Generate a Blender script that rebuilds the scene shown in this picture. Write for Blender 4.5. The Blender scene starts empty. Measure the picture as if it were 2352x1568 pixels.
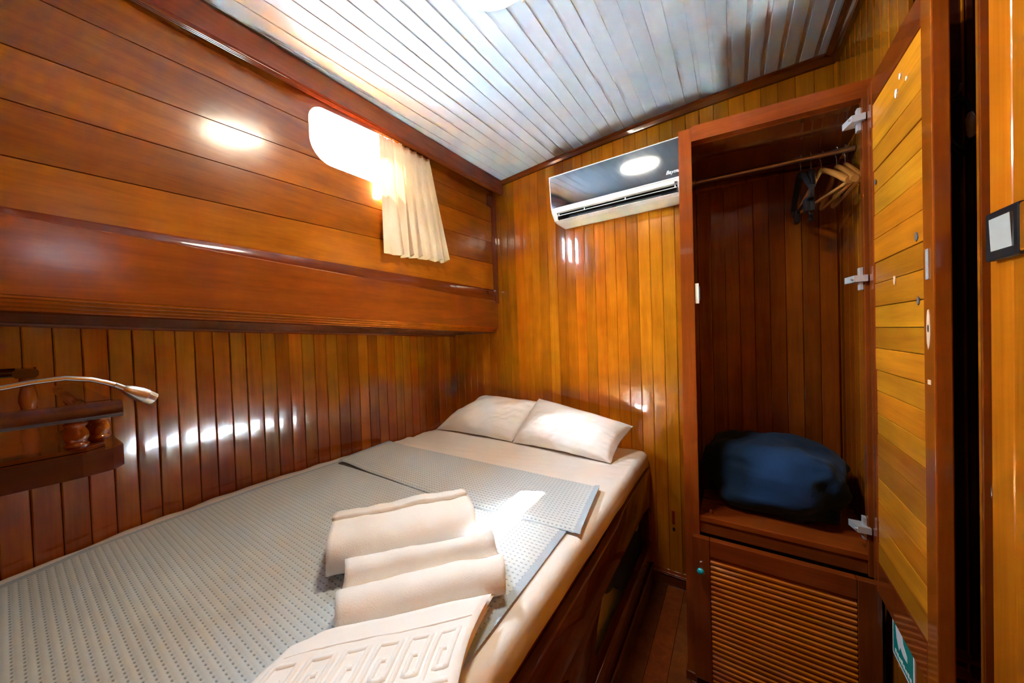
import bpy, bmesh, math, random
import numpy as np
from mathutils import Vector, Matrix, noise

random.seed(7)
rng = np.random.RandomState(11)
SC = bpy.context.scene
COL = SC.collection

# ------------------------------------------------------------------ camera, world, sun, exposure
# room axes: X to the right along the bulkhead, Y towards the bulkhead, Z up; metres, floor at Z = 0
cam_d = bpy.data.cameras.new('camera')
cam_d.sensor_width = 36.0
cam_d.lens = 777.1 / 2352.0 * 36.0
cam_d.clip_start = 0.01
cam = bpy.data.objects.new('camera', cam_d)
COL.objects.link(cam)
right = (0.83410, 0.55059, -0.03347)
up = (0.018155, 0.033239, 0.999283)
back = (0.551308, -0.834113, 0.017729)
cam.matrix_world = Matrix(((right[0], up[0], back[0], 0.0), (right[1], up[1], back[1], 0.0), (right[2], up[2], back[2], 1.12), (0, 0, 0, 1)))
SC.camera = cam

world = bpy.data.worlds.new('world')
SC.world = world
world.use_nodes = True
wb = world.node_tree.nodes['Background']
wb.inputs["Color"].default_value = (0.60, 0.80, 1.0, 1)
wb.inputs['Strength'].default_value = 215.0

sun_d = bpy.data.lights.new('sun', 'SUN')
sun_d.energy = 2500.0
sun_d.angle = math.radians(0.9)
sun_d.color = (0.96, 0.98, 1.0)
sun = bpy.data.objects.new('sun', sun_d)
COL.objects.link(sun)
SUN_DIR = Vector((0.53, 0.165, -1.17)).normalized()
sun.rotation_euler = SUN_DIR.to_track_quat('-Z', 'Y').to_euler()
sun.location = (-3, 0, 5)

portal_d = bpy.data.lights.new('window_portal', 'AREA')
portal_d.shape = 'RECTANGLE'
portal_d.size = 0.46
portal_d.size_y = 0.30
portal_d.cycles.is_portal = True
portal = bpy.data.objects.new('window_portal', portal_d)
COL.objects.link(portal)
portal.location = (-1.135, 0.74, 1.80)
portal.rotation_euler = Vector((1, 0.075, 0)).to_track_quat('-Z', 'Y').to_euler()

SC.view_settings.view_transform = 'Standard'
SC.view_settings.look = 'None'
SC.view_settings.gamma = 1.0
SC.view_settings.use_curve_mapping = False
SC.view_settings.exposure = -0.05
SC.cycles.use_denoising = True
SC.cycles.max_bounces = 10
SC.cycles.diffuse_bounces = 6
SC.cycles.glossy_bounces = 4
SC.cycles.transparent_max_bounces = 8
SC.cycles.sample_clamp_indirect = 0.0
SC.cycles.caustics_reflective = False
SC.cycles.caustics_refractive = False
LAMP_STRENGTH = 100.0

# ------------------------------------------------------------------ materials
MAT = {}


def new_mat(name):
    m = bpy.data.materials.new(name)
    m.use_nodes = True
    nt = m.node_tree
    p = nt.nodes['Principled BSDF']
    MAT[name] = m
    return m, nt, p


def nd(nt, typ, **kw):
    n = nt.nodes.new(typ)
    for k, v in kw.items():
        setattr(n, k, v)
    return n


def plain(name, col, rough=0.5, metal=0.0, spec=0.5, coat=0.0, bump=None, sheen=0.0, var=0.0):
    m, nt, p = new_mat(name)
    p.inputs['Base Color'].default_value = (*col, 1)
    p.inputs['Roughness'].default_value = rough
    p.inputs['Metallic'].default_value = metal
    p.inputs['Specular IOR Level'].default_value = spec
    p.inputs['Coat Weight'].default_value = coat
    p.inputs['Coat Roughness'].default_value = 0.08
    p.inputs['Sheen Weight'].default_value = sheen
    tc = nd(nt, 'ShaderNodeTexCoord')
    if bump:
        scale, dist, strength = bump
        nz = nd(nt, 'ShaderNodeTexNoise')
        nz.inputs['Scale'].default_value = scale
        nz.inputs['Detail'].default_value = 4
        nt.links.new(tc.outputs['Object'], nz.inputs['Vector'])
        b = nd(nt, 'ShaderNodeBump')
        b.inputs['Distance'].default_value = dist
        b.inputs['Strength'].default_value = strength
        nt.links.new(nz.outputs['Fac'], b.inputs['Height'])
        nt.links.new(b.outputs['Normal'], p.inputs['Normal'])
    if var:
        nz = nd(nt, 'ShaderNodeTexNoise')
        nz.inputs['Scale'].default_value = 9.0
        nz.inputs['Detail'].default_value = 3
        nt.links.new(tc.outputs['Object'], nz.inputs['Vector'])
        mx = nd(nt, 'ShaderNodeMix', data_type='RGBA')
        mx.inputs[6].default_value = (*[c * (1 - var) for c in col], 1)
        mx.inputs[7].default_value = (*[min(1, c * (1 + var)) for c in col], 1)
        nt.links.new(nz.outputs['Fac'], mx.inputs[0])
        nt.links.new(mx.outputs[2], p.inputs['Base Color'])
    return m


def wood(name, light, dark, axis='Z', rough=0.22, coat=1.0, coat_rough=0.06, wave=0.0005, spot=0.0):
    """varnished wood: grain stretched along one axis, tinted per piece by the object colour"""
    m, nt, p = new_mat(name)
    L = nt.links.new
    tc = nd(nt, 'ShaderNodeTexCoord')
    oi = nd(nt, 'ShaderNodeObjectInfo')
    off = nd(nt, 'ShaderNodeVectorMath', operation='SCALE')
    off.inputs[0].default_value = (17.0, 31.0, 23.0)
    L(oi.outputs['Random'], off.inputs['Scale'])
    add = nd(nt, 'ShaderNodeVectorMath', operation='ADD')
    L(tc.outputs['Object'], add.inputs[0])
    L(off.outputs[0], add.inputs[1])
    mp = nd(nt, 'ShaderNodeMapping')
    s = {'X': (1.6, 26, 26), 'Y': (26, 1.6, 26), 'Z': (26, 26, 1.6)}[axis]
    mp.inputs['Scale'].default_value = s
    L(add.outputs[0], mp.inputs['Vector'])
    n1 = nd(nt, 'ShaderNodeTexNoise')
    n1.inputs['Scale'].default_value = 1.3
    n1.inputs['Detail'].default_value = 3
    n1.inputs['Distortion'].default_value = 0.7
    L(mp.outputs[0], n1.inputs['Vector'])
    mp2 = nd(nt, 'ShaderNodeMapping')
    mp2.inputs['Scale'].default_value = tuple(v * 5 for v in s)
    L(add.outputs[0], mp2.inputs['Vector'])
    n2 = nd(nt, 'ShaderNodeTexNoise')
    n2.inputs['Scale'].default_value = 1.5
    n2.inputs['Detail'].default_value = 2
    L(mp2.outputs[0], n2.inputs['Vector'])
    mix = nd(nt, 'ShaderNodeMath', operation='MULTIPLY_ADD')
    L(n2.outputs['Fac'], mix.inputs[0])
    mix.inputs[1].default_value = 0.35
    sc = nd(nt, 'ShaderNodeMath', operation='MULTIPLY')
    L(n1.outputs['Fac'], sc.inputs[0])
    sc.inputs[1].default_value = 0.75
    L(sc.outputs[0], mix.inputs[2])
    cr = nd(nt, 'ShaderNodeValToRGB')
    cr.color_ramp.elements[0].position = 0.30
    cr.color_ramp.elements[0].color = (*dark, 1)
    cr.color_ramp.elements[1].position = 0.72
    cr.color_ramp.elements[1].color = (*light, 1)
    L(mix.outputs[0], cr.inputs[0])
    # a few knots and darker smudges
    n3 = nd(nt, 'ShaderNodeTexNoise')
    n3.inputs['Scale'].default_value = 5.0
    n3.inputs['Detail'].default_value = 2
    L(add.outputs[0], n3.inputs['Vector'])
    mr = nd(nt, 'ShaderNodeMapRange')
    mr.inputs[1].default_value = 0.30
    mr.inputs[2].default_value = 0.75
    mr.inputs[3].default_value = 0.78
    mr.inputs[4].default_value = 1.12
    L(n3.outputs['Fac'], mr.inputs[0])
    mu = nd(nt, 'ShaderNodeVectorMath', operation='SCALE')
    L(cr.outputs[0], mu.inputs[0])
    L(mr.outputs[0], mu.inputs['Scale'])
    tint = nd(nt, 'ShaderNodeVectorMath', operation='MULTIPLY')
    L(mu.outputs[0], tint.inputs[0])
    L(oi.outputs['Color'], tint.inputs[1])
    L(tint.outputs[0], p.inputs['Base Color'])
    p.inputs['Roughness'].default_value = rough
    p.inputs['Specular IOR Level'].default_value = 0.08
    p.inputs['Coat Weight'].default_value = coat
    p.inputs['Coat Roughness'].default_value = coat_rough
    p.inputs['Coat IOR'].default_value = 1.5
    if wave:
        n4 = nd(nt, 'ShaderNodeTexNoise')
        n4.inputs['Scale'].default_value = 14.0
        n4.inputs['Detail'].default_value = 2
        L(add.outputs[0], n4.inputs['Vector'])
        b = nd(nt, 'ShaderNodeBump')
        b.inputs['Distance'].default_value = wave
        b.inputs['Strength'].default_value = 1.0
        L(n4.outputs['Fac'], b.inputs['Height'])
        L(b.outputs['Normal'], p.inputs['Coat Normal'])
        L(b.outputs['Normal'], p.inputs['Normal'])
    return m


GOLD = ((0.50, 0.141, 0.005), (0.34, 0.080, 0.003))
HONEY = ((0.35, 0.098, 0.006), (0.22, 0.053, 0.003))
BROWN = ((0.37, 0.094, 0.005), (0.25, 0.053, 0.003))
MAHOG = ((0.22, 0.043, 0.005), (0.13, 0.022, 0.003))
DARKM = ((0.105, 0.022, 0.009), (0.060, 0.012, 0.006))
for tone, (a, b) in dict(gold=GOLD, honey=HONEY, brown=BROWN, mahogany=MAHOG, dark=DARKM).items():
    for ax in 'XYZ':
        wood('%s_%s' % (tone, ax), a, b, ax, coat_rough=0.11 if tone == 'brown' else 0.06)
for ax in 'XYZ':
    wood('lining_%s' % ax, (0.34, 0.096, 0.004), (0.215, 0.050, 0.002), ax, rough=0.3, coat=0.8, coat_rough=0.17)
    wood('fascia_%s' % ax, (0.21, 0.042, 0.004), (0.125, 0.021, 0.002), ax, rough=0.3, coat=0.9, coat_rough=0.13)
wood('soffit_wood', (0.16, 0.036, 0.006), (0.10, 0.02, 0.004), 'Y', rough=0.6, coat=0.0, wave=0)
wood('door_board', (0.57, 0.196, 0.008), (0.34, 0.092, 0.005), 'Y', rough=0.35, coat=0.5, coat_rough=0.2)
wood('floor_board', (0.20, 0.052, 0.010), (0.11, 0.027, 0.006), 'Y', rough=0.35, coat=0.5, coat_rough=0.15)
plain('gap', (0.012, 0.005, 0.003), 0.6)
plain('ceiling_white', (0.49, 0.57, 0.67), 0.32, bump=(60, 0.0002, 0.3))
plain('ceiling_groove', (0.46, 0.50, 0.55), 0.5)
plain('white_plastic', (0.80, 0.78, 0.73), 0.35)
plain('cream_plastic', (0.70, 0.66, 0.57), 0.35)
plain('black_plastic', (0.008, 0.008, 0.009), 0.4, spec=0.25)
plain('rocker_white', (0.33, 0.32, 0.29), 0.4)
plain('vent_black', (0.010, 0.010, 0.011), 0.5)
plain('vane_grey', (0.10, 0.11, 0.12), 0.35)
plain('steel', (0.72, 0.70, 0.67), 0.22, metal=1.0)
plain('zinc', (0.62, 0.63, 0.64), 0.32, metal=0.55)
plain('brushed_nickel', (0.74, 0.70, 0.65), 0.28, metal=1.0)
plain('rod_metal', (0.62, 0.54, 0.42), 0.3, metal=1.0)
plain('mirror_panel', (0.27, 0.30, 0.33), 0.06, metal=1.0)
plain('print_white', (0.85, 0.85, 0.85), 0.5)
plain('sheet', (0.86, 0.82, 0.77), 0.85, spec=0.2, bump=(900, 0.0002, 0.25))
plain('pillow_cloth', (0.87, 0.84, 0.79), 0.85, spec=0.2, bump=(700, 0.0002, 0.25))
plain('terry', (0.90, 0.87, 0.82), 0.95, spec=0.1, bump=(420, 0.0016, 0.6), sheen=0.15)
plain('terry_flat', (0.92, 0.89, 0.85), 0.95, spec=0.1, bump=(600, 0.0006, 0.4), sheen=0.1)
plain('navy_fleece', (0.010, 0.035, 0.095), 0.95, spec=0.15, bump=(350, 0.0012, 0.5), sheen=0.06)
plain('bag_black', (0.006, 0.010, 0.016), 0.8, bump=(200, 0.0008, 0.5))
plain('cream_panel', (0.80, 0.71, 0.53), 0.6, var=0.06)
plain('turquoise', (0.0, 0.36, 0.42), 0.18, coat=1.0)
plain('teal_print', (0.0, 0.26, 0.22), 0.4)
plain('filler', (0.62, 0.40, 0.24), 0.7, var=0.2)
plain('knot_grey', (0.09, 0.085, 0.09), 0.7)
plain('paint_white', (0.72, 0.70, 0.66), 0.6)
plain('hanger_wood', (0.36, 0.135, 0.025), 0.35, coat=0.6, var=0.15)
plain('rubber_black', (0.014, 0.015, 0.015), 0.45)
plain('red_plate', (0.20, 0.015, 0.010), 0.4)

# curtain: woven cotton that lets some light through
m, nt, p = new_mat('curtain_cloth')
p.inputs['Base Color'].default_value = (0.62, 0.50, 0.34, 1)
p.inputs['Roughness'].default_value = 0.9
p.inputs['Specular IOR Level'].default_value = 0.1
tr = nd(nt, 'ShaderNodeBsdfTranslucent')
tr.inputs['Color'].default_value = (0.72, 0.52, 0.28, 1)
ms = nd(nt, 'ShaderNodeMixShader')
ms.inputs[0].default_value = 0.006
nt.links.new(p.outputs[0], ms.inputs[1])
nt.links.new(tr.outputs[0], ms.inputs[2])
nt.links.new(ms.outputs[0], nt.nodes['Material Output'].inputs['Surface'])

# clear window pane
m, nt, p = new_mat('pane_glass')
tb = nd(nt, 'ShaderNodeBsdfTransparent')
tb.inputs['Color'].default_value = (0.96, 0.98, 0.98, 1)
gl = nd(nt, 'ShaderNodeBsdfGlossy')
gl.inputs['Roughness'].default_value = 0.02
fr = nd(nt, 'ShaderNodeFresnel')
fr.inputs['IOR'].default_value = 1.45
ms = nd(nt, 'ShaderNodeMixShader')
nt.links.new(fr.outputs[0], ms.inputs[0])
nt.links.new(tb.outputs[0], ms.inputs[1])
nt.links.new(gl.outputs[0], ms.inputs[2])
nt.links.new(ms.outputs[0], nt.nodes['Material Output'].inputs['Surface'])
nt.nodes.remove(p)

# lamp glass that gives off light
m, nt, p = new_mat('lamp_glow')
p.inputs['Base Color'].default_value = (0.9, 0.85, 0.75, 1)
p.inputs['Emission Color'].default_value = (1.0, 0.86, 0.66, 1)
p.inputs['Emission Strength'].default_value = LAMP_STRENGTH

# waffle weave: ridge threads pale, sunk threads darker (UV counts the cells)
m, nt, p = new_mat('waffle')
L = nt.links.new
uv = nd(nt, 'ShaderNodeUVMap')
sep = nd(nt, 'ShaderNodeSeparateXYZ')
L(uv.outputs[0], sep.inputs[0])


def sin2(sock):
    a = nd(nt, 'ShaderNodeMath', operation='MULTIPLY')
    L(sock, a.inputs[0])
    a.inputs[1].default_value = math.pi
    b = nd(nt, 'ShaderNodeMath', operation='SINE')
    L(a.outputs[0], b.inputs[0])
    c = nd(nt, 'ShaderNodeMath', operation='MULTIPLY')
    L(b.outputs[0], c.inputs[0])
    L(b.outputs[0], c.inputs[1])
    return c.outputs[0]


pu, pv = sin2(sep.outputs[0]), sin2(sep.outputs[1])
pw = nd(nt, 'ShaderNodeMath', operation='POWER')
L(pv, pw.inputs[0])
pw.inputs[1].default_value = 4.0
pq = nd(nt, 'ShaderNodeMath', operation='POWER')
L(pu, pq.inputs[0])
pq.inputs[1].default_value = 0.9
pp = nd(nt, 'ShaderNodeMath', operation='MULTIPLY')
L(pq.outputs[0], pp.inputs[0])
L(pw.outputs[0], pp.inputs[1])
mr = nd(nt, 'ShaderNodeMapRange')
mr.inputs[1].default_value = 0.25
mr.inputs[2].default_value = 0.95
L(pp.outputs[0], mr.inputs[0])
mx = nd(nt, 'ShaderNodeMix', data_type='RGBA')
mx.inputs[6].default_value = (0.61, 0.66, 0.67, 1)
mx.inputs[7].default_value = (0.20, 0.25, 0.31, 1)
L(mr.outputs[0], mx.inputs[0])
L(mx.outputs[2], p.inputs['Base Color'])
p.inputs['Roughness'].default_value = 0.9
p.inputs['Specular IOR Level'].default_value = 0.15
plain('blanket_hem', (0.43, 0.51, 0.58), 0.9, spec=0.15, bump=(220, 0.001, 0.6))

# ------------------------------------------------------------------ object helpers
ORG = {}


def tag(o, label=None, cat=None, group=None, kind=None):
    if label:
        o['label'] = label
    if cat:
        o['category'] = cat
    if group:
        o['group'] = group
    if kind:
        o['kind'] = kind
    return o


def empty(name, org, label, cat, group=None, kind=None):
    o = bpy.data.objects.new(name, None)
    COL.objects.link(o)
    o.empty_display_size = 0.05
    o.location = org
    ORG[o] = Vector(org)
    return tag(o, label, cat, group, kind)


def link_mesh(name, me, mat, parent=None, org=(0, 0, 0), color=None):
    o = bpy.data.objects.new(name, me)
    COL.objects.link(o)
    if mat is not None and not me.materials:
        me.materials.append(MAT[mat] if isinstance(mat, str) else mat)
    org = Vector(org)
    ORG[o] = org
    if parent is not None:
        o.parent = parent
        o.location = org - ORG[parent]
    else:
        o.location = org
    if color is not None:
        o.color = (*color, 1)
    return o


def mesh_obj(name, verts, faces, mat, parent=None, smooth=False, color=None, fix=True):
    v = np.asarray(verts, dtype=float).reshape(-1, 3)
    org = np.array([(v[:, 0].min() + v[:, 0].max()) / 2, (v[:, 1].min() + v[:, 1].max()) / 2, v[:, 2].min()])
    me = bpy.data.meshes.new(name)
    me.from_pydata((v - org).tolist(), [], [list(map(int, f)) for f in faces])
    if fix:
        bm = bmesh.new()
        bm.from_mesh(me)
        bmesh.ops.recalc_face_normals(bm, faces=bm.faces)
        bm.to_mesh(me)
        bm.free()
    if smooth is True:
        me.polygons.foreach_set('use_smooth', [True] * len(me.polygons))
    elif smooth:
        me.polygons.foreach_set('use_smooth', [True] * len(me.polygons))
        me.set_sharp_from_angle(angle=math.radians(smooth))
    me.update()
    return link_mesh(name, me, mat, parent, org, color)


class MB:
    """collects simple solids into one mesh"""

    def __init__(self):
        self.v, self.f = [], []

    def add(self, verts, faces):
        n = len(self.v)
        self.v += [tuple(map(float, p)) for p in verts]
        self.f += [[n + i for i in f] for f in faces]
        return self

    def box(self, x0, x1, y0, y1, z0, z1, bev=0.0):
        if bev <= 0:
            vs = [(x, y, z) for x in (x0, x1) for y in (y0, y1) for z in (z0, z1)]
            fs = [(0, 1, 3, 2), (4, 6, 7, 5), (0, 4, 5, 1), (2, 3, 7, 6), (0, 2, 6, 4), (1, 5, 7, 3)]
            return self.add(vs, fs)
        bm = bmesh.new()
        bmesh.ops.create_cube(bm, size=1.0)
        for w in bm.verts:
            w.co = Vector(((x0 + x1) / 2 + w.co.x * (x1 - x0), (y0 + y1) / 2 + w.co.y * (y1 - y0), (z0 + z1) / 2 + w.co.z * (z1 - z0)))
        bmesh.ops.bevel(bm, geom=bm.edges[:] + bm.verts[:], offset=bev, segments=2, profile=0.6, affect='EDGES', clamp_overlap=True)
        return self.take(bm)

    def take(self, bm):
        bm.verts.index_update()
        self.add([w.co for w in bm.verts], [[w.index for w in f.verts] for f in bm.faces])
        bm.free()
        return self

    def hexa(self, p):
        """eight corners: 4 of one end, 4 of the other, same order"""
        return self.add(p, [(0, 1, 2, 3), (7, 6, 5, 4), (0, 4, 5, 1), (1, 5, 6, 2), (2, 6, 7, 3), (3, 7, 4, 0)])

    def prism(self, outline, axis, a0, a1):
        n = len(outline)

        def pt(q, a):
            return {'X': (a, q[0], q[1]), 'Y': (q[0], a, q[1]), 'Z': (q[0], q[1], a)}[axis]
        vs = [pt(q, a0) for q in outline] + [pt(q, a1) for q in outline]
        fs = [list(range(n)), list(range(2 * n - 1, n - 1, -1))] + [(i, (i + 1) % n, n + (i + 1) % n, n + i) for i in range(n)]
        return self.add(vs, fs)

    def tube(self, pts, rad, n=10, caps=True):
        pts = [Vector(q) for q in pts]
        if not hasattr(rad, '__len__'):
            rad = [rad] * len(pts)
        rings, prev = [], None
        for i, q in enumerate(pts):
            t = (pts[min(i + 1, len(pts) - 1)] - pts[max(i - 1, 0)]).normalized()
            if prev is None:
                a = Vector((0, 0, 1)) if abs(t.z) < 0.9 else Vector((1, 0, 0))
                u = t.cross(a).normalized()
            else:
                u = (prev - t * prev.dot(t)).normalized()
            prev = u
            w = t.cross(u)
            rings.append([q + (u * math.cos(2 * math.pi * k / n) + w * math.sin(2 * math.pi * k / n)) * rad[i] for k in range(n)])
        vs = [c for r in rings for c in r]
        fs = [(i * n + k, i * n + (k + 1) % n, (i + 1) * n + (k + 1) % n, (i + 1) * n + k) for i in range(len(rings) - 1) for k in range(n)]
        if caps:
            fs += [list(range(n - 1, -1, -1)), [len(vs) - n + k for k in range(n)]]
        return self.add(vs, fs)

    def lathe(self, prof, origin, axis=(0, 0, 1), n=20):
        """prof: (distance along axis, radius)"""
        o, ax = Vector(origin), Vector(axis).normalized()
        a = Vector((0, 0, 1)) if abs(ax.z) < 0.9 else Vector((1, 0, 0))
        u = ax.cross(a).normalized()
        w = ax.cross(u)
        vs = [o + ax * h + (u * math.cos(2 * math.pi * k / n) + w * math.sin(2 * math.pi * k / n)) * max(r, 1e-5) for h, r in prof for k in range(n)]
        m_ = len(prof)
        fs = [(i * n + k, i * n + (k + 1) % n, (i + 1) * n + (k + 1) % n, (i + 1) * n + k) for i in range(m_ - 1) for k in range(n)]
        fs += [list(range(n - 1, -1, -1)), [(m_ - 1) * n + k for k in range(n)]]
        return self.add(vs, fs)

    def grid(self, P):
        """P[i][j] points -> quads"""
        P = np.asarray(P, float)
        a, b = P.shape[:2]
        return self.add(P.reshape(-1, 3), [(i * b + j, i * b + j + 1, (i + 1) * b + j + 1, (i + 1) * b + j) for i in range(a - 1) for j in range(b - 1)])

    def build(self, name, mat, parent=None, smooth=False, color=None, fix=True):
        return mesh_obj(name, self.v, self.f, mat, parent, smooth, color, fix)


def bx(name, mat, parent, x0, x1, y0, y1, z0, z1, bev=0.0015, color=None):
    return MB().box(x0, x1, y0, y1, z0, z1, bev).build(name, mat, parent, color=color)


def tint(lo=0.7, hi=1.25, red=0.12):
    """a per-piece tint for wood"""
    s = rng.uniform(lo, hi)
    r = rng.uniform(-red, red)
    return (s * (1 + 0.2 * r), s * (1 - r), s * (1 - 1.5 * r))


def plank_mesh(name, w, t, length, ch=0.0022, gap=0.0014):
    """unit plank standing along local Z, face towards local -Y, width along X; long front edges chamfered"""
    h = w / 2 - gap / 2
    out = [(-h, ch), (-h + ch, 0.0003), (-h * 0.35, 0), (h * 0.35, 0), (h - ch, 0.0003), (h, ch), (h, t), (-h, t)]
    n = len(out)
    vs = [(x, y, 0) for x, y in out] + [(x, y, length) for x, y in out]
    fs = [list(range(n - 1, -1, -1)), list(range(n, 2 * n))] + [(i, (i + 1) % n, n + (i + 1) % n, n + i) for i in range(n)]
    me = bpy.data.meshes.new(name)
    me.from_pydata(vs, [], fs)
    bm = bmesh.new()
    bm.from_mesh(me)
    bmesh.ops.recalc_face_normals(bm, faces=bm.faces)
    bm.to_mesh(me)
    bm.free()
    return me


def put(name, me, mat, parent, loc, rot=(0, 0, 0), scale=(1, 1, 1), color=None):
    o = link_mesh(name, me, mat, parent, loc, color)
    o.rotation_euler = rot
    o.scale = scale
    return o


# ------------------------------------------------------------------ room shape
YB = 1.60           # bulkhead
YA = -0.55          # wall behind the photographer
XR = 0.32           # right wall
_wy = np.array([-0.3, -0.018, 0.05, 0.10, 0.18, 0.35, 0.55, 0.90, 1.40, 1.60])
_wx = np.array([-1.36, -1.462, -1.488, -1.508, -1.527, -1.549, -1.556, -1.546, -1.500, -1.490])
_wc = np.polyfit(_wy, _wx, 5)


def XW(y):          # hull side, curved in plan
    y = np.asarray(y, float)
    inner = np.polyval(_wc, np.clip(y, -0.3, 1.6))
    return np.where(y < -0.3, -1.36 + 0.45 * (-0.3 - y), inner) * 1.0


_cx = np.array([-1.2, -1.085, -0.842, -0.537, -0.282, -0.139, 0.05, 0.32])
_cz = np.array([1.978, 1.991, 2.009, 2.024, 2.038, 2.041, 2.044, 2.042])
_cc = np.polyfit(_cx, _cz, 3)


def ZC(x, y):       # cambered deckhead that rises forward
    return float(np.polyval(_cc, x)) + 0.045 * (y - YB)


def HX(y):          # upper hull lining
    return -1.04 - 0.075 * y


def FX(y):          # fascia front
    return -1.025 - 0.075 * y


def FB(y):          # fascia bottom
    return 1.219 - 0.032 * y


def FT(y):          # fascia top
    return 1.357 - 0.023 * y


# sunlit water outside the hull, below the window
m, nt, p = new_mat('sea_water')
p.inputs['Base Color'].default_value = (0.07, 0.10, 0.11, 1)
p.inputs['Roughness'].default_value = 0.55
sea = bpy.data.meshes.new('sea_water')
sea.from_pydata([(-40, -40, 0), (-1.75, -40, 0), (-1.75, 40, 0), (-40, 40, 0)], [], [(0, 1, 2, 3)])
so = bpy.data.objects.new('sea_water', sea)
COL.objects.link(so)
sea.materials.append(MAT['sea_water'])
so.location = (0, 0, -0.45)
so['label'] = 'sunlit sea outside the hull below the cabin window'
so['kind'] = 'structure'
so['category'] = 'sea'

# floor ------------------------------------------------------------
fl = MB().box(-1.66, 0.45, YA - 0.05, YB + 0.08, -0.06, -0.0121).build('floor', 'gap')
tag(fl, 'dark red-brown varnished floor of narrow boards beside the bed', 'floor', kind='structure')
fme = plank_mesh('floor_plank', 0.066, 0.012, 2.14, 0.001, 0.001)
for i in range(13):
    # laid flat: local Z along room Y, local -Y up
    put('floor_board', fme, 'floor_board', fl, (-0.50 + 0.066 * i, YA + 0.005, 0.0), (math.radians(-90), 0, 0), color=tint(0.75, 1.3))

# bulkhead ---------------------------------------------------------
wbk = MB().box(-1.57, 0.43, YB + 0.008, YB + 0.05, -0.02, 2.14).build('wall_back', 'gap')
tag(wbk, 'golden varnished plank bulkhead behind the pillows and air conditioner', 'wall', kind='structure')
for i in range(-1, 37):
    x = -1.471 + 0.0505 * i
    if x > 0.30:
        break
    top = ZC(x, YB) - 0.004
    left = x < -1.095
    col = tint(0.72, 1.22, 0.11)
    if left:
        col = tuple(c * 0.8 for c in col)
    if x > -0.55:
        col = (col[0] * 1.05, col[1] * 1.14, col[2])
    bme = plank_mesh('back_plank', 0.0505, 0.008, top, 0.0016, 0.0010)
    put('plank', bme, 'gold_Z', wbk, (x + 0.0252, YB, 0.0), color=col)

# lower hull side ---------------------------------------------------
ys = np.linspace(YA, YB + 0.005, 60)
P = [[(XW(y) - 0.010, y, z) for z in (0.0, 1.20)] for y in ys]
P2 = [[(XW(y) - 0.03, y, z) for z in (0.0, 1.20)] for y in ys]
g = MB().grid(P).grid(P2)
wl = g.build('wall_left', 'gap')
tag(wl, 'curved hull side of upright brown planks along the bed, with upper lining', 'wall', kind='structure')
lme = plank_mesh('side_plank', 0.0495, 0.009, 1.0, 0.0022, 0.0016)
s, pts = 0.0, []
yy = np.linspace(YA, YB, 2000)
xx = XW(yy)
arc = np.concatenate([[0], np.cumsum(np.hypot(np.diff(yy), np.diff(xx)))])
a0 = np.interp(0.030, yy, arc)
k0 = -int(a0 / 0.0495)
k = k0
while True:
    a_c = a0 + (k + 0.5) * 0.0495
    if a_c > arc[-1] + 0.012:
        break
    y = np.interp(a_c, arc, yy)
    x = float(XW(y))
    dx = float(XW(y + 0.01) - XW(y - 0.01)) / 0.02
    # face looks to +X: local -Y -> room +X
    rz = math.atan2(1.0, dx)
    col = tint(0.70, 1.15, 0.14)
    put('plank', lme, 'brown_Z', wl, (x, y, 0.0), (0, 0, rz), (1, 1, 1.192 - 0.037 * y - 0.004), col)
    k += 1

# upper hull lining with the window hole ----------------------------
def win_range(y):
    """bottom and top of the window opening at y, or None"""
    y0, y1 = 0.545, 0.915
    if y <= y0 or y >= y1:
        return None
    b = 1.686 + 0.055 * (y - 0.57)
    t = 1.864 + 0.12 * (y - 0.60)
    for (yc, sgn) in ((y0, 1), (y1, -1)):
        rb, rt = 0.070, 0.048
        d = (y - yc) * sgn
        if d < rb:
            b += rb - math.sqrt(max(rb * rb - (rb - d) ** 2, 0))
        if d < rt:
            t -= rt - math.sqrt(max(rt * rt - (rt - d) ** 2, 0))
    return b, max(t, b)


WY = [0.545 + 0.37 * (0.5 - 0.5 * math.cos(math.pi * i / 44)) for i in range(45)]
HY = sorted(set([YA, -0.3, -0.1, 0.0, 0.15, 0.3, 0.45] + WY + [1.05, 1.2, 1.35, 1.5, YB]))


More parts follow.
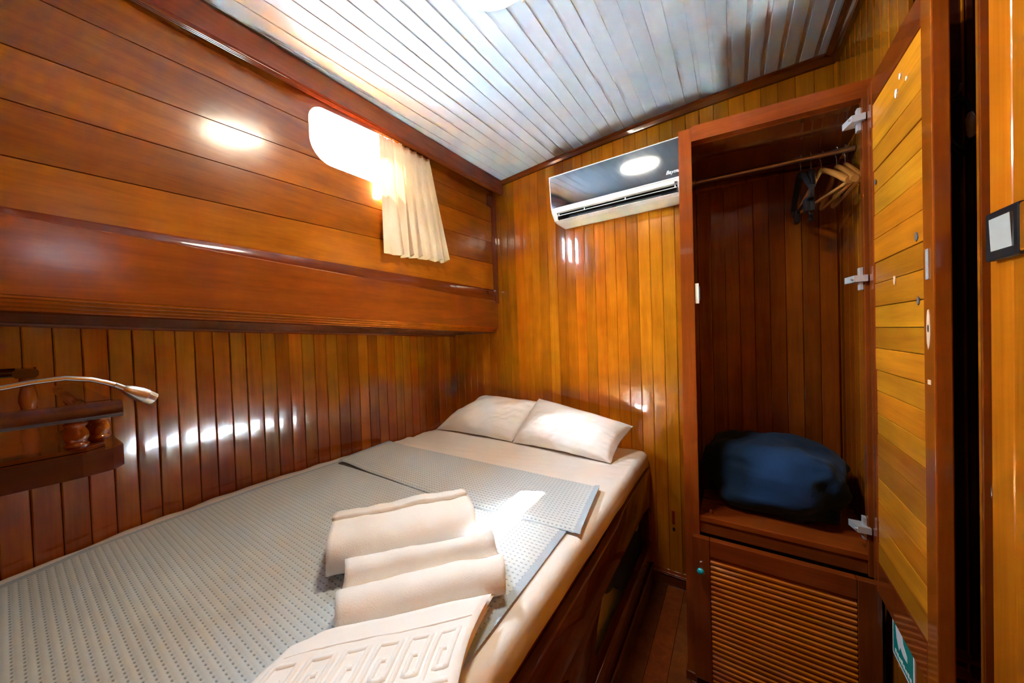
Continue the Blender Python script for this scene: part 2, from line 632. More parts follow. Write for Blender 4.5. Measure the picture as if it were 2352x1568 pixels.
def hull_strip(zl, zu, xoff, thick, chamfer):
    mb = MB()

    def quad(ya, yb, fa, fb, ga, gb, x0=0.0, x1=0.0):
        # from height f to height g, x offsets at low and high edge
        if ga - fa < 1e-5 and gb - fb < 1e-5:
            return
        v = [(HX(ya) + xoff + x0, ya, fa), (HX(yb) + xoff + x0, yb, fb), (HX(yb) + xoff + x1, yb, gb), (HX(ya) + xoff + x1, ya, ga)]
        mb.add(v, [(0, 1, 2, 3)])
    for ya, yb in zip(HY[:-1], HY[1:]):
        L_ = [zl(ya), zl(yb)]
        U_ = [zu(ya), zu(yb)]
        mid = win_range((ya + yb) / 2)
        if mid is None:
            segs = [(L_, U_, True, True)]
        else:
            wa = win_range(ya) or win_range(ya + 1e-4)
            wbb = win_range(yb) or win_range(yb - 1e-4)
            lo = [min(max(wa[0], L_[0]), U_[0]), min(max(wbb[0], L_[1]), U_[1])]
            hi = [min(max(wa[1], L_[0]), U_[0]), min(max(wbb[1], L_[1]), U_[1])]
            segs = [(L_, lo, True, lo == U_), (hi, U_, hi == L_, True)]
        for (f, g_, chl, chu) in segs:
            if g_[0] - f[0] < 1e-5 and g_[1] - f[1] < 1e-5:
                continue
            c = chamfer
            f2 = [min(f[j] + (c if chl else 0), g_[j]) for j in (0, 1)]
            g2 = [max(g_[j] - (c if chu else 0), f2[j]) for j in (0, 1)]
            quad(ya, yb, f2[0], f2[1], g2[0], g2[1])
            if c:
                if chl:
                    quad(ya, yb, f[0], f[1], f2[0], f2[1], -0.004, 0.0)
                if chu:
                    quad(ya, yb, g2[0], g2[1], g_[0], g_[1], 0.0, -0.004)
            if thick:
                quad(ya, yb, f[0], f[1], g_[0], g_[1], -thick, -thick)
    return mb


seams = [lambda y: 1.335 - 0.0 * y, lambda y: 1.457 + 0.050 * y, lambda y: 1.554 + 0.0644 * y, lambda y: 1.649 + 0.0784 * y, lambda y: 1.7538 + 0.0712 * y,
         lambda y: 1.852 + 0.070 * y, lambda y: 1.955 + 0.06 * y]
hcols = [(1.10, 1.08, 1.0), (0.80, 0.72, 0.7), (1.02, 0.98, 0.9), (0.80, 0.72, 0.72), (0.80, 0.72, 0.75), (0.62, 0.52, 0.6)]
for i in range(6):
    hull_strip(seams[i], seams[i + 1], 0.0, 0.010, 0.0012).build('hull_plank', 'lining_Y', wl, color=hcols[i], fix=False)
hull_strip(lambda y: 1.255, lambda y: 1.985 + 0.06 * y, -0.011, 0.004, 0.0).build('lining_back', 'gap', wl, fix=False)

# window -----------------------------------------------------------
wn = empty('window_1', (HX(0.75), 0.75, 1.69), 'small bright rounded cabin window high in the hull side', 'window', kind='structure')
ring = []
for i in range(45):
    y = WY[i]
    w_ = win_range(min(max(y, 0.5453), 0.9147))
    ring.append((y, w_[0]))
for i in range(44, -1, -1):
    y = WY[i]
    w_ = win_range(min(max(y, 0.5453), 0.9147))
    ring.append((y, w_[1]))
cy, cz = 0.73, 1.785
mb = MB()
n = len(ring)
rv = []
for (off, sc_) in ((0.0015, 1.0), (-0.0165, 1.0), (-0.0165, 1.03), (0.0, 1.012)):
    rv += [(HX(y) + off, cy + (y - cy) * sc_, cz + (z - cz) * (1 + (sc_ - 1) * 1.6)) for y, z in ring]
mb.add(rv, [(a * n + i, a * n + (i + 1) % n, ((a + 1) % 4) * n + (i + 1) % n, ((a + 1) % 4) * n + i) for a in range(4) for i in range(n)])
mb.build('window_frame', 'honey_Y', wn, smooth=40)
mb = MB()
pr = [(HX(y) - 0.013, cy + (y - cy) * 1.015, cz + (z - cz) * 1.02) for y, z in ring]
mb.add(pr, [list(range(n))])
mb.build('pane', 'pane_glass', wn)

# fascia, soffit and mouldings of the hull side -------------------
def sweep_y(name, prof, mat, parent, y0=YA, y1=YB, ny=18, color=None, smooth=False, closed=True):
    """prof(y) -> list of (x, z); swept along Y"""
    ysw = np.linspace(y0, y1, ny)
    rings = [[(x, y, z) for x, z in prof(y)] for y in ysw]
    m_ = len(rings[0])
    vs = [q for r in rings for q in r]
    rngm = m_ if closed else m_ - 1
    fs = [(i * m_ + k, i * m_ + (k + 1) % m_, (i + 1) * m_ + (k + 1) % m_, (i + 1) * m_ + k) for i in range(ny - 1) for k in range(rngm)]
    if closed:
        fs += [list(range(m_)), [len(vs) - 1 - k for k in range(m_)]]
    return mesh_obj(name, vs, fs, mat, parent, smooth, color)


fa = sweep_y('trim_1', lambda y: [(FX(y), FB(y)), (FX(y), FT(y) - 0.004), (FX(y) - 0.002, FT(y) - 0.001), (FX(y) - 0.005, FT(y)), (FX(y) - 0.030, FT(y)), (FX(y) - 0.030, FB(y))], 'fascia_Y', None, y1=YB - 0.002, smooth=30, color=(1.1, 1.05, 1.0))
tag(fa, 'wide mahogany fascia board below the window lining, scuffed near the foot end', 'trim', kind='structure')
# quarter bead above the fascia, stepped moulding below it
sweep_y('bead', lambda y: [(HX(y) + 0.001, 1.369 + 0.011 * y), (HX(y) + 0.006, 1.364 + 0.006 * y), (HX(y) + 0.008, FT(y) + 0.0005), (HX(y) + 0.001, FT(y) + 0.0005)], 'mahogany_Y', fa, y1=YB - 0.004, smooth=50, color=(0.8, 0.7, 0.7))
for j in range(4):
    sweep_y('moulding', lambda y, j=j: [(FX(y) - 0.002 - 0.009 * j, FB(y) - 0.0002 - 0.0065 * j), (FX(y) - 0.002 - 0.009 * j, FB(y) - 0.005 - 0.0065 * j),
                                        (FX(y) - 0.0045 - 0.009 * j, FB(y) - 0.0066 - 0.0065 * j), (FX(y) - 0.030 - 0.009 * j, FB(y) - 0.0066 - 0.0065 * j), (FX(y) - 0.030 - 0.009 * j, FB(y) - 0.0002 - 0.0065 * j)],
            'brown_Y', fa, y1=YB - 0.004, smooth=30, color=(0.9, 0.85, 0.85))
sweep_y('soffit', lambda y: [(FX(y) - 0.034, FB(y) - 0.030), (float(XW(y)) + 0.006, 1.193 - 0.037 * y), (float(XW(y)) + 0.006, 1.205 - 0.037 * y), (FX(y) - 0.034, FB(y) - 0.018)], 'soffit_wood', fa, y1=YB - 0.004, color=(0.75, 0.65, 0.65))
sweep_y('wall_bead', lambda y: [(float(XW(y)) + 0.001, 1.192 - 0.037 * y), (float(XW(y)) + 0.011, 1.192 - 0.037 * y), (float(XW(y)) + 0.009, 1.187 - 0.037 * y), (float(XW(y)) + 0.001, 1.183 - 0.037 * y)], 'mahogany_Y', fa, y1=YB - 0.004, smooth=60, color=(0.9, 0.8, 0.8))


def BXF(y):
    return -1.015 - 0.0425 * y


beam = sweep_y('trim_2', lambda y: [(BXF(y) - 0.004, 1.842 + 0.050 * y), (BXF(y), 1.846 + 0.050 * y), (BXF(y), 1.9106 + 0.0498 * y), (BXF(y) - 0.10, 1.9146 + 0.0498 * y), (BXF(y) - 0.10, 1.90 + 0.05 * y), (BXF(y) - 0.024, 1.8425 + 0.050 * y)],
               'dark_Y', None, y1=YB - 0.001, smooth=30, color=(1.9, 1.75, 1.7))
tag(beam, 'dark mahogany beam where the hull side meets the white ceiling', 'trim', kind='structure')
for j in range(3):
    sweep_y('reed', lambda y, j=j: [(BXF(y) - 0.004 - 0.006 * j, 1.8425 + 0.05 * y), (BXF(y) - 0.0045 - 0.006 * j, 1.839 + 0.05 * y), (BXF(y) - 0.007 - 0.006 * j, 1.8375 + 0.05 * y), (BXF(y) - 0.0095 - 0.006 * j, 1.839 + 0.05 * y), (BXF(y) - 0.010 - 0.006 * j, 1.8425 + 0.05 * y)],
            'mahogany_Y', beam, y1=YB - 0.002, smooth=60, color=(0.9, 0.8, 0.8))
t3 = MB().box(HX(1.57) + 0.001, HX(1.57) + 0.022, 1.574, 1.598, FT(1.58) - 0.012, 1.918, 0.003).build('trim_3', 'dark_Z', color=(1.7, 1.6, 1.5))
tag(t3, 'thin upright corner strip between hull lining and bulkhead', 'trim', kind='structure')
MB().box(HX(1.55) + 0.001, HX(1.55) + 0.012, 1.535, 1.574, 1.855, 1.916, 0.002).build('corner_block', 'dark_Z', t3, color=(1.2, 1.2, 1.2))

# ceiling ------------------------------------------------------------
cxs = np.linspace(-1.14, 0.42, 24)
cl = MB().grid([[(x, y, ZC(x, y) + 0.007) for y in (YA, YB + 0.02)] for x in cxs]).grid([[(x, y, ZC(x, y) + 0.03) for y in (YA, YB + 0.02)] for x in cxs]).build('ceiling', 'ceiling_groove')
tag(cl, 'cambered white ceiling of narrow grooved plastic planks', 'ceiling', kind='structure')
Wc = 0.0488
cprof = [(0.0004, 0.0040), (0.0004, 0.0006), (0.0010, 0.0), (0.0355, 0.0), (0.0362, 0.0006), (0.0365, 0.0026), (0.0470, 0.0022), (Wc + 0.0004, 0.0026)]
Lc = YB - YA - 0.002
cme = bpy.data.meshes.new('ceiling_plank')
nP = len(cprof)
cme.from_pydata([(x, 0, z) for x, z in cprof] + [(x, Lc, z) for x, z in cprof], [], [(i, i + 1, nP + i + 1, nP + i) for i in range(nP - 1)])
tilt = math.atan(0.045)
for i in range(-23, 6):
    x = 0.0085 + Wc * i
    sl = (ZC(x + Wc, 0) - ZC(x, 0)) / Wc
    put('ceiling_plank', cme, 'ceiling_white', cl, (x, YA, ZC(x, YA)), (tilt, -math.atan(sl), 0))

# trim along the bulkhead and right wall at the ceiling
xs = np.linspace(-1.085, 0.30, 30)
vs, fs = [], []
for x in xs:
    z = ZC(x, YB) - 0.0015
    h = 0.020 + 0.012 * max(0, (x + 1.08) / 1.38)
    vs += [(x, YB - 0.0006, z), (x, YB - 0.024, z), (x, YB - 0.024, z - 0.007), (x, YB - 0.016, z - 0.012), (x, YB - 0.012, z - h), (x, YB - 0.0006, z - h)]
for i in range(len(xs) - 1):
    fs += [(i * 6 + k, i * 6 + (k + 1) % 6, (i + 1) * 6 + (k + 1) % 6, (i + 1) * 6 + k) for k in range(6)]
t4 = mesh_obj('trim_4', vs, fs, 'mahogany_X', None, 30, (0.7, 0.65, 0.65))
tag(t4, 'mahogany moulding between the bulkhead and the ceiling', 'trim', kind='structure')
t5 = sweep_y('trim_5', lambda y: [(0.268, ZC(0.268, y) - 0.0015), (0.304, ZC(0.304, y) - 0.0015), (0.304, ZC(0.3, y) - 0.045), (0.290, ZC(0.3, y) - 0.045), (0.285, ZC(0.285, y) - 0.022), (0.268, ZC(0.268, y) - 0.016)],
             'dark_Y', None, y0=1.012, y1=YB - 0.03, smooth=30, color=(1.1, 1.0, 1.0))
tag(t5, 'dark moulding between the right wall and the ceiling', 'trim', kind='structure')
# skirting at the foot of the bulkhead
bb = MB().box(-0.335, -0.142, YB - 0.018, YB - 0.0005, 0.001, 0.050, 0.003).build('baseboard_back', 'mahogany_X', color=(0.8, 0.8, 0.8))
tag(bb, 'short dark skirting on the bulkhead between bed and wardrobe', 'baseboard', kind='structure')
MB().box(-0.335, -0.142, YB - 0.024, YB - 0.0005, 0.0505, 0.060, 0.003).build('cap_strip', 'mahogany_X', bb, color=(1.1, 1.1, 1.1))

# right wall --------------------------------------------------------
wr = MB().box(XR + 0.009, XR + 0.03, YA, 0.822, 0, 2.06).box(XR + 0.009, XR + 0.03, 1.012, YB, 0, 2.06).build('wall_right', 'gap')
tag(wr, 'right wall of yellow varnished planks around a dark narrow doorway', 'wall', kind='structure')
rme = plank_mesh('right_plank', 0.0505, 0.008, 1.0, 0.0014, 0.0010)
for i in range(27):
    y = 0.822 - 0.0505 * (i + 0.5)
    if y < YA + 0.02:
        break
    put('plank', rme, 'gold_Z', wr, (XR, y, 0.0), (0, 0, -math.pi / 2), (1, 1, ZC(0.3, y) - 0.006), tint(1.0, 1.2, 0.05))
for i in range(14):
    y = 1.595 - 0.0505 * (i + 0.5)
    if y < 1.035:
        break
    x = 0.304
    put('plank', rme, 'gold_Z', wr, (x, y, 0.44), (0, 0, -math.pi / 2), (1, 1, ZC(0.3, y) - 0.446), tint(0.65, 0.9, 0.08))  # lowered tint paints in the shade inside the wardrobe
bx('lower_panel', 'honey_Z', wr, XR - 0.012, XR + 0.008, 1.011, 1.232, 0.0, 0.438, 0.002)
# dark doorway: recess walls, frame strips
dr = empty('door_1', (0.37, 0.91, 0.0), 'dark narrow doorway recess between wardrobe door and yellow panel', 'doorway', kind='structure')
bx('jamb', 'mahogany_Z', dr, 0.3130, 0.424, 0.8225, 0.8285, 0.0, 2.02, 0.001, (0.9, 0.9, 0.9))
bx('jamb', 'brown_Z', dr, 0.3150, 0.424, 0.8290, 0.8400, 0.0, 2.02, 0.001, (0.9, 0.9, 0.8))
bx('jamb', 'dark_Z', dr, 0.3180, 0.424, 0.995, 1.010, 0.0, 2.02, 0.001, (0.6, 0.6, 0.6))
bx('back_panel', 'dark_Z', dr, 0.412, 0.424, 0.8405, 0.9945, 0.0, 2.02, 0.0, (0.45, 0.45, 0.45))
bx('door_strip', 'gold_Z', dr, 0.3560, 0.3590, 0.9900, 0.9945, 0.30, 2.02, 0.0008, (0.9, 0.9, 0.8))
bx('door_strip', 'dark_Z', dr, 0.3600, 0.3680, 0.9860, 0.9945, 0.30, 2.02, 0.001, (0.9, 0.9, 0.9))
for i in range(12):
    zz = 0.10 + 0.034 * i
    MB().hexa([(0.330, 0.984, zz), (0.400, 0.984, zz), (0.400, 0.994, zz + 0.012), (0.330, 0.994, zz + 0.012),
               (0.330, 0.984, zz + 0.006), (0.400, 0.984, zz + 0.006), (0.400, 0.994, zz + 0.018), (0.330, 0.994, zz + 0.018)]).build('slat', 'brown_X', dr, color=(0.8, 0.9, 0.7))

# wall behind the photographer
wf = MB().box(-1.57, 0.43, YA - 0.03, YA, -0.02, 2.14).build('wall_front', 'brown_Z')
tag(wf, 'varnished wall behind the foot of the bed', 'wall', kind='structure')
# outer skin so that no sky leaks in
MB().box(-1.13, 0.45, YA - 0.05, YB + 0.08, 2.13, 2.16).build('deck', 'gap', cl)
MB().box(0.425, 0.45, YA - 0.05, YB + 0.08, -0.05, 2.13).build('outer_skin', 'gap', wr)
MB().box(-1.66, -1.63, YA - 0.05, YB + 0.08, -0.05, 1.30).hexa([(-1.63, YA - 0.05, 1.262), (HX(YA) - 0.012, YA - 0.05, 1.262), (HX(YB) - 0.012, YB + 0.05, 1.262), (-1.63, YB + 0.05, 1.262), (-1.63, YA - 0.05, 1.30), (HX(YA) - 0.012, YA - 0.05, 1.30), (HX(YB) - 0.012, YB + 0.05, 1.30), (-1.63, YB + 0.05, 1.30)]).box(-1.63, -1.0, YA - 0.05, YA - 0.03, -0.05, 2.1).box(-1.63, -1.0, YB + 0.051, YB + 0.08, -0.05, 1.30).build('outer_skin', 'gap', wl)


# =================================================================== bed
def npoise(x, y, z=0.0):
    return noise.noise(Vector((x, y, z)))


bf = empty('bed_frame', (-0.335, 0.6, 0.0), 'dark mahogany bed side board with open cut-outs below the mattress', 'bed frame')
BX0, BX1 = -0.358, -0.330


def board(name, outline, bev=0.004, color=None, x0=BX0, x1=BX1):
    bm = bmesh.new()
    a = [bm.verts.new((x0, y, z)) for y, z in outline]
    b = [bm.verts.new((x1, y, z)) for y, z in outline]
    n_ = len(outline)
    bm.faces.new(a[::-1])
    bm.faces.new(b)
    for i in range(n_):
        bm.faces.new((a[i], a[(i + 1) % n_], b[(i + 1) % n_], b[i]))
    bmesh.ops.recalc_face_normals(bm, faces=bm.faces)
    if bev:
        ed = [e for e in bm.edges if abs(e.verts[0].co.x - e.verts[1].co.x) < 1e-6]
        bmesh.ops.bevel(bm, geom=ed, offset=bev, segments=2, profile=0.5, affect='EDGES', clamp_overlap=True)
    return MB().take(bm).build(name, 'dark_Y', bf, smooth=35, color=color)


rail = [(-0.40, 0.358), (1.45, 0.358), (1.545, 0.345), (1.585, 0.30), (1.585, 0.508), (1.40, 0.508), (1.22, 0.507), (1.165, 0.503), (1.13, 0.494), (1.09, 0.486), (1.0, 0.482), (-0.40, 0.478)]
board('side_rail', rail, 0.006, (1.25, 1.05, 1.0))
board('leg', [(0.695, 0.176), (0.857, 0.176), (0.866, 0.25), (0.885, 0.31), (0.927, 0.3575), (0.65, 0.3575), (0.690, 0.33)], 0.002, (1.1, 0.95, 0.9), BX0 + 0.002, BX1 - 0.002)
board('leg', [(1.545, 0.176), (1.585, 0.176), (1.585, 0.299), (1.55, 0.338)], 0.002, (1.2, 1.1, 1.0), BX0 + 0.002, BX1 - 0.002)
board('leg', [(-0.05, 0.176), (0.12, 0.176), (0.12, 0.33), (0.16, 0.3575), (-0.09, 0.3575), (-0.05, 0.33)], 0.002, (1.1, 0.95, 0.9), BX0 + 0.002, BX1 - 0.002)
board('base_rail', [(-0.40, 0.002), (1.585, 0.002), (1.585, 0.1755), (-0.40, 0.1755)], 0.004, (1.25, 1.1, 1.0))
MB().box(BX1, BX1 + 0.008, -0.40, 1.585, 0.002, 0.085, 0.004).build('plinth', 'dark_Y', bf, color=(1.1, 1.0, 1.0))
MB().box(-1.40, BX0 - 0.002, -0.40, 1.585, 0.462, 0.480, 0.0).build('slat_base', 'brown_X', bf)

# mattress with fitted sheet: left edge follows the hull
ZM = 0.585
rows = []
YM0, YM1 = -0.45, 1.588
ny, nx = 170, 96


def mat_cross(y, y_in):
    """points across the mattress at y; y_in = how far (0..1) the end rounding has come"""
    xl = float(XW(y)) + 0.004
    xr = -0.338 + 0.002 * max(0.0, (y - 1.25) / 0.35) - 0.003 * npoise(y * 5, 1.3)
    r = 0.027
    zt = ZM - 0.035 * (1 - y_in)
    pts = [(xl, 0.484)]
    for k in range(5):
        a = math.pi / 2 * k / 4
        pts.append((xl + 0.022 - 0.022 * math.cos(a), zt - 0.022 + 0.022 * math.sin(a)))
    for k in range(1, nx):
        pts.append((xl + 0.022 + (xr - r - xl - 0.022) * k / nx, zt))
    for k in range(9):
        a = math.pi / 2 * k / 8
        pts.append((xr - r + r * math.sin(a) ** 0.9, zt - r + r * math.cos(a)))
    for k in range(1, 7):
        f_ = k / 6
        pts.append((xr + 0.004 * math.sin(f_ * math.pi) - 0.022 * f_ ** 2 + 0.003 * npoise(y * 9, f_ * 2, 4.0), zt - r - (zt - r - 0.487 - 0.006 * npoise(y * 7, 2)) * f_))
    return pts


for i in range(ny + 1):
    t = i / ny
    y = YM0 + (YM1 - YM0) * t
    e = min(1.0, max(0.0, (YM1 - y) / 0.030))
    e = math.sqrt(max(0, 1 - (1 - e) ** 2))
    row = []
    for (x, z) in mat_cross(y, e):
        if z > 0.52:
            w = npoise(x * 6, y * 6, 0.0) * 0.0028
            # drawn wrinkles between pillow and blanket, and at the corner
            wr_ = math.exp(-((y - 1.22) / 0.16) ** 2)
            w += wr_ * 0.0060 * npoise(x * 3.0 + y * 4, y * 42 - x * 10, 2.0)
            wc_ = math.exp(-((y - 1.42) / 0.16) ** 2 - ((x + 0.36) / 0.10) ** 2)
            w += wc_ * 0.0075 * npoise(x * 14 + y * 4, y * 55, 5.0)
            we = math.exp(-((x - float(XW(y))) / 0.06) ** 2)
            w += we * 0.006 * npoise(y * 14, 3.0, 1.0)
            z += w
        row.append((x, y, z))
    rows.append(row)
mt = MB().grid(rows).build('mattress', 'sheet', None, smooth=True)
tag(mt, 'thick mattress under a cream-white fitted sheet, curved along the hull', 'mattress')

# waffle blanket, turned back near the pillows
C = 0.0127
YF0, YF1, YFE = -0.42, 1.085, 0.800
len_main = YF1 - YF0
rad = 0.0048
len_arc = math.pi * rad
len_flap = YF1 - YFE
LV = len_main + len_arc + len_flap
nv = int(LV / C) * 4
nu_cells = 86
nu = nu_cells * 4
HEM = 0.022
u = np.linspace(0, 1, nu + 1)
v = np.linspace(0, LV, nv + 1)
U, V = np.meshgrid(u, v)
on_flap = V > len_main + len_arc / 2
# position along the bed and height of the cloth before relief
Yp = np.where(V <= len_main, YF0 + V, 0)
Zp = np.zeros_like(V) + ZM + 0.0055
NZ = np.ones_like(V)
NY = np.zeros_like(V)
arcm = (V > len_main) & (V < len_main + len_arc)
ang = np.clip((V - len_main) / rad, 0, math.pi)
Yp = np.where(arcm, YF1 + rad * np.sin(ang), Yp)
Zp = np.where(arcm, ZM + 0.0055 + rad * (1 - np.cos(ang)), Zp)
NZ = np.where(arcm, np.cos(ang), NZ)
NY = np.where(arcm, np.sin(ang), NY)
fm = V >= len_main + len_arc
fl_d = V - len_main - len_arc
Yp = np.where(fm, YF1 - fl_d, Yp)
Zp = np.where(fm, ZM + 0.0055 + 2 * rad, Zp)
NZ = np.where(fm, -1.0, NZ)
frac = np.clip(fl_d / len_flap, 0, 1)
# left / right edges
YL = [-0.42, -0.02, 0.10, 0.25, 0.52, 0.78, 1.0, 1.12]
XL = [-1.18, -1.405, -1.448, -1.468, -1.484, -1.474, -1.482, -1.487]
XLm = np.interp(Yp, YL, XL)
XRm = np.interp(Yp, [-0.42, 0.30, 0.43, 0.80, 1.09], [-0.372, -0.370, -0.374, -0.386, -0.394])
XLf = -1.478 + 0.045 * frac
XRf = -0.388 + 0.040 * frac
XLs = np.where(fm, XLf, XLm)
XRs = np.where(fm, XRf, XRm)
Xp = XLs + (XRs - XLs) * U
# skew of the turned-back part and its wavy lower edge
Yp = Yp + np.where(fm | arcm, 0.020 * (U - 0.5), 0.0) + np.where(fm, frac * (0.010 * np.sin(U * 7 + 0.6) - 0.012 * (1 - U)), 0.0)
lump = np.array([[npoise(float(a) * 7, float(b) * 7, 7.0) for b in np.linspace(0, 1, 60)] for a in np.linspace(0, LV, 60)])
ii = np.clip((V / LV * 59), 0, 58.999)
jj = np.clip(U * 59, 0, 58.999)
i0, j0 = ii.astype(int), jj.astype(int)
fi, fj = ii - i0, jj - j0
lum = lump[i0, j0] * (1 - fi) * (1 - fj) + lump[i0 + 1, j0] * fi * (1 - fj) + lump[i0, j0 + 1] * (1 - fi) * fj + lump[i0 + 1, j0 + 1] * fi * fj
Zp = Zp + np.where(fm, 0.002, 0.0013) * (lum + 0.4)
# thicker roll at the left end of the fold, small lift of the loose edge
Zp = Zp + np.where(fm, 0.014 * np.exp(-((U - 0.03) / 0.10) ** 2) * (0.5 + 0.5 * frac), 0.0)
Zp = Zp - np.where(fm, (2 * rad - 0.0030) * np.clip((frac - 0.93) / 0.07, 0, 1) ** 2, 0.0)
Zp = Zp + np.where(fm, 0.010 * np.clip((U - 0.965) / 0.035, 0, 1) ** 2 * (1 - frac * 0.8), 0.0)
# far from the left edge the cloth rises on nothing: hug the mattress edge
Wcell = (XRs - XLs) / nu_cells
cu = U * nu_cells
cv = V / C
hem = np.minimum(U * (XRs - XLs), (1 - U) * (XRs - XLs)) < HEM
hem = hem | (V > LV - 0.004)
pit = (np.sin(math.pi * cu) ** 2) * (np.sin(math.pi * cv) ** 2)
rel = np.where(hem, 0.0008 * np.sin(V / C * 9 + U * 300), 0.0032 * (0.6 - (np.sin(math.pi * cu) ** 2) ** 0.8 * (np.sin(math.pi * cv) ** 2) ** 2 - 0.25 * np.cos(math.pi * cu) ** 8))
Zp = Zp + rel * NZ
Yp = Yp + rel * NY
co = np.stack([Xp, Yp, Zp], -1).reshape(-1, 3)
org = np.array([-0.93, 0.3, ZM])
n1, n2 = nv + 1, nu + 1
idx = np.arange(n1 * n2).reshape(n1, n2)
quads = np.stack([idx[:-1, :-1], idx[:-1, 1:], idx[1:, 1:], idx[1:, :-1]], -1).reshape(-1, 4)
me = bpy.data.meshes.new('waffle_blanket')
me.vertices.add(len(co))
me.vertices.foreach_set('co', (co - org).ravel())
me.loops.add(quads.size)
me.loops.foreach_set('vertex_index', quads.ravel())
me.polygons.add(len(quads))
me.polygons.foreach_set('loop_start', np.arange(0, quads.size, 4))
me.polygons.foreach_set('loop_total', np.full(len(quads), 4))
me.polygons.foreach_set('use_smooth', np.ones(len(quads), bool))
me.materials.append(MAT['waffle'])
me.materials.append(MAT['blanket_hem'])
hq = hem[:-1, :-1].ravel() & hem[1:, 1:].ravel()
me.polygons.foreach_set('material_index', hq.astype(np.int32))
uvl = me.uv_layers.new(name='UVMap')
uvs = np.stack([cu, cv], -1).reshape(-1, 2)[quads.ravel()]
uvl.data.foreach_set('uv', uvs.ravel())
me.update()
me.validate()
blk = link_mesh('waffle_blanket', me, None, None, org)
tag(blk, 'pale grey-blue waffle weave blanket spread over the bed, turned back near the pillows', 'blanket')


# pillows ----------------------------------------------------------
def pillow(name, BL, BR, TR, TL, T, seed, label, flat_back=0.35, pinch=0.05):
    """a stuffed pillow hung between four corners (front edge BL-BR, upper edge TL-TR)"""
    BL, BR, TR, TL = (Vector(q) for q in (BL, BR, TR, TL))
    ez = ((BR - BL) + (TR - TL)).cross((TL - BL) + (TR - BR)).normalized()
    nu_, nv_ = 64, 46
    top, bot = [], []
    for i in range(nu_ + 1):
        rt, rb = [], []
        for j in range(nv_ + 1):
            uu, vv = -1 + 2 * i / nu_, -1 + 2 * j / nv_
            pu_ = uu * (1 - pinch * (1 - vv * vv) * uu * uu)
            pv_ = vv * (1 - pinch * 1.5 * (1 - uu * uu) * vv * vv)
            s_, t_ = (pu_ + 1) / 2, (pv_ + 1) / 2
            q = BL * (1 - s_) * (1 - t_) + BR * s_ * (1 - t_) + TL * (1 - s_) * t_ + TR * s_ * t_
            th = max(0.0, (1 - abs(uu) ** 2.6)) ** 0.5 * max(0.0, (1 - abs(vv) ** 2.2)) ** 0.48
            edge = 1 - th
            wr = 0.022 * npoise(uu * 1.9 + seed, vv * 1.7, seed) * th
            wr += 0.0100 * th * npoise(vv * 8 + seed, uu * 2.0, 3.1) * (abs(uu) ** 1.2)
            wr += 0.0075 * th * npoise(uu * 9 - vv * 4 + seed, vv * 2.6 + uu, 8.4) * (0.4 + 0.6 * max(0, -vv))
            z1 = T * th + wr
            z0 = -T * flat_back * th
            fl_ = 0.008 * npoise(uu * 4 + 9, vv * 4, seed) * edge
            rt.append(tuple(q + ez * (z1 + fl_ + 0.0012)))
            rb.append(tuple(q + ez * (z0 + fl_ - 0.0012)))
        top.append(rt)
        bot.append(rb)
    # keep it clear of the bulkhead and resting on the sheet
    for g_ in (top, bot):
        for r_ in g_:
            for k_, q in enumerate(r_):
                r_[k_] = (max(q[0], -1.485), min(q[1], YB - 0.012), max(q[2], ZM + 0.004))
    o = MB().grid(top).grid([r_[::-1] for r_ in bot]).build(name, 'pillow_cloth', None, smooth=True)
    return tag(o, label, 'pillow', 'white pillows against the bulkhead')


pillow('pillow', (-1.468, 1.385, 0.5885), (-0.940, 1.390, 0.5885), (-0.800, 1.575, 0.755), (-1.235, 1.560, 0.772), 0.092, 1.7, 'white pillow nearer the hull side, tucked behind the other pillow')
pillow('pillow', (-0.935, 1.385, 0.5885), (-0.430, 1.345, 0.5885), (-0.372, 1.480, 0.715), (-0.850, 1.520, 0.792), 0.095, 5.2, 'white pillow nearer the wardrobe, overlapping its neighbour, corner poking out')


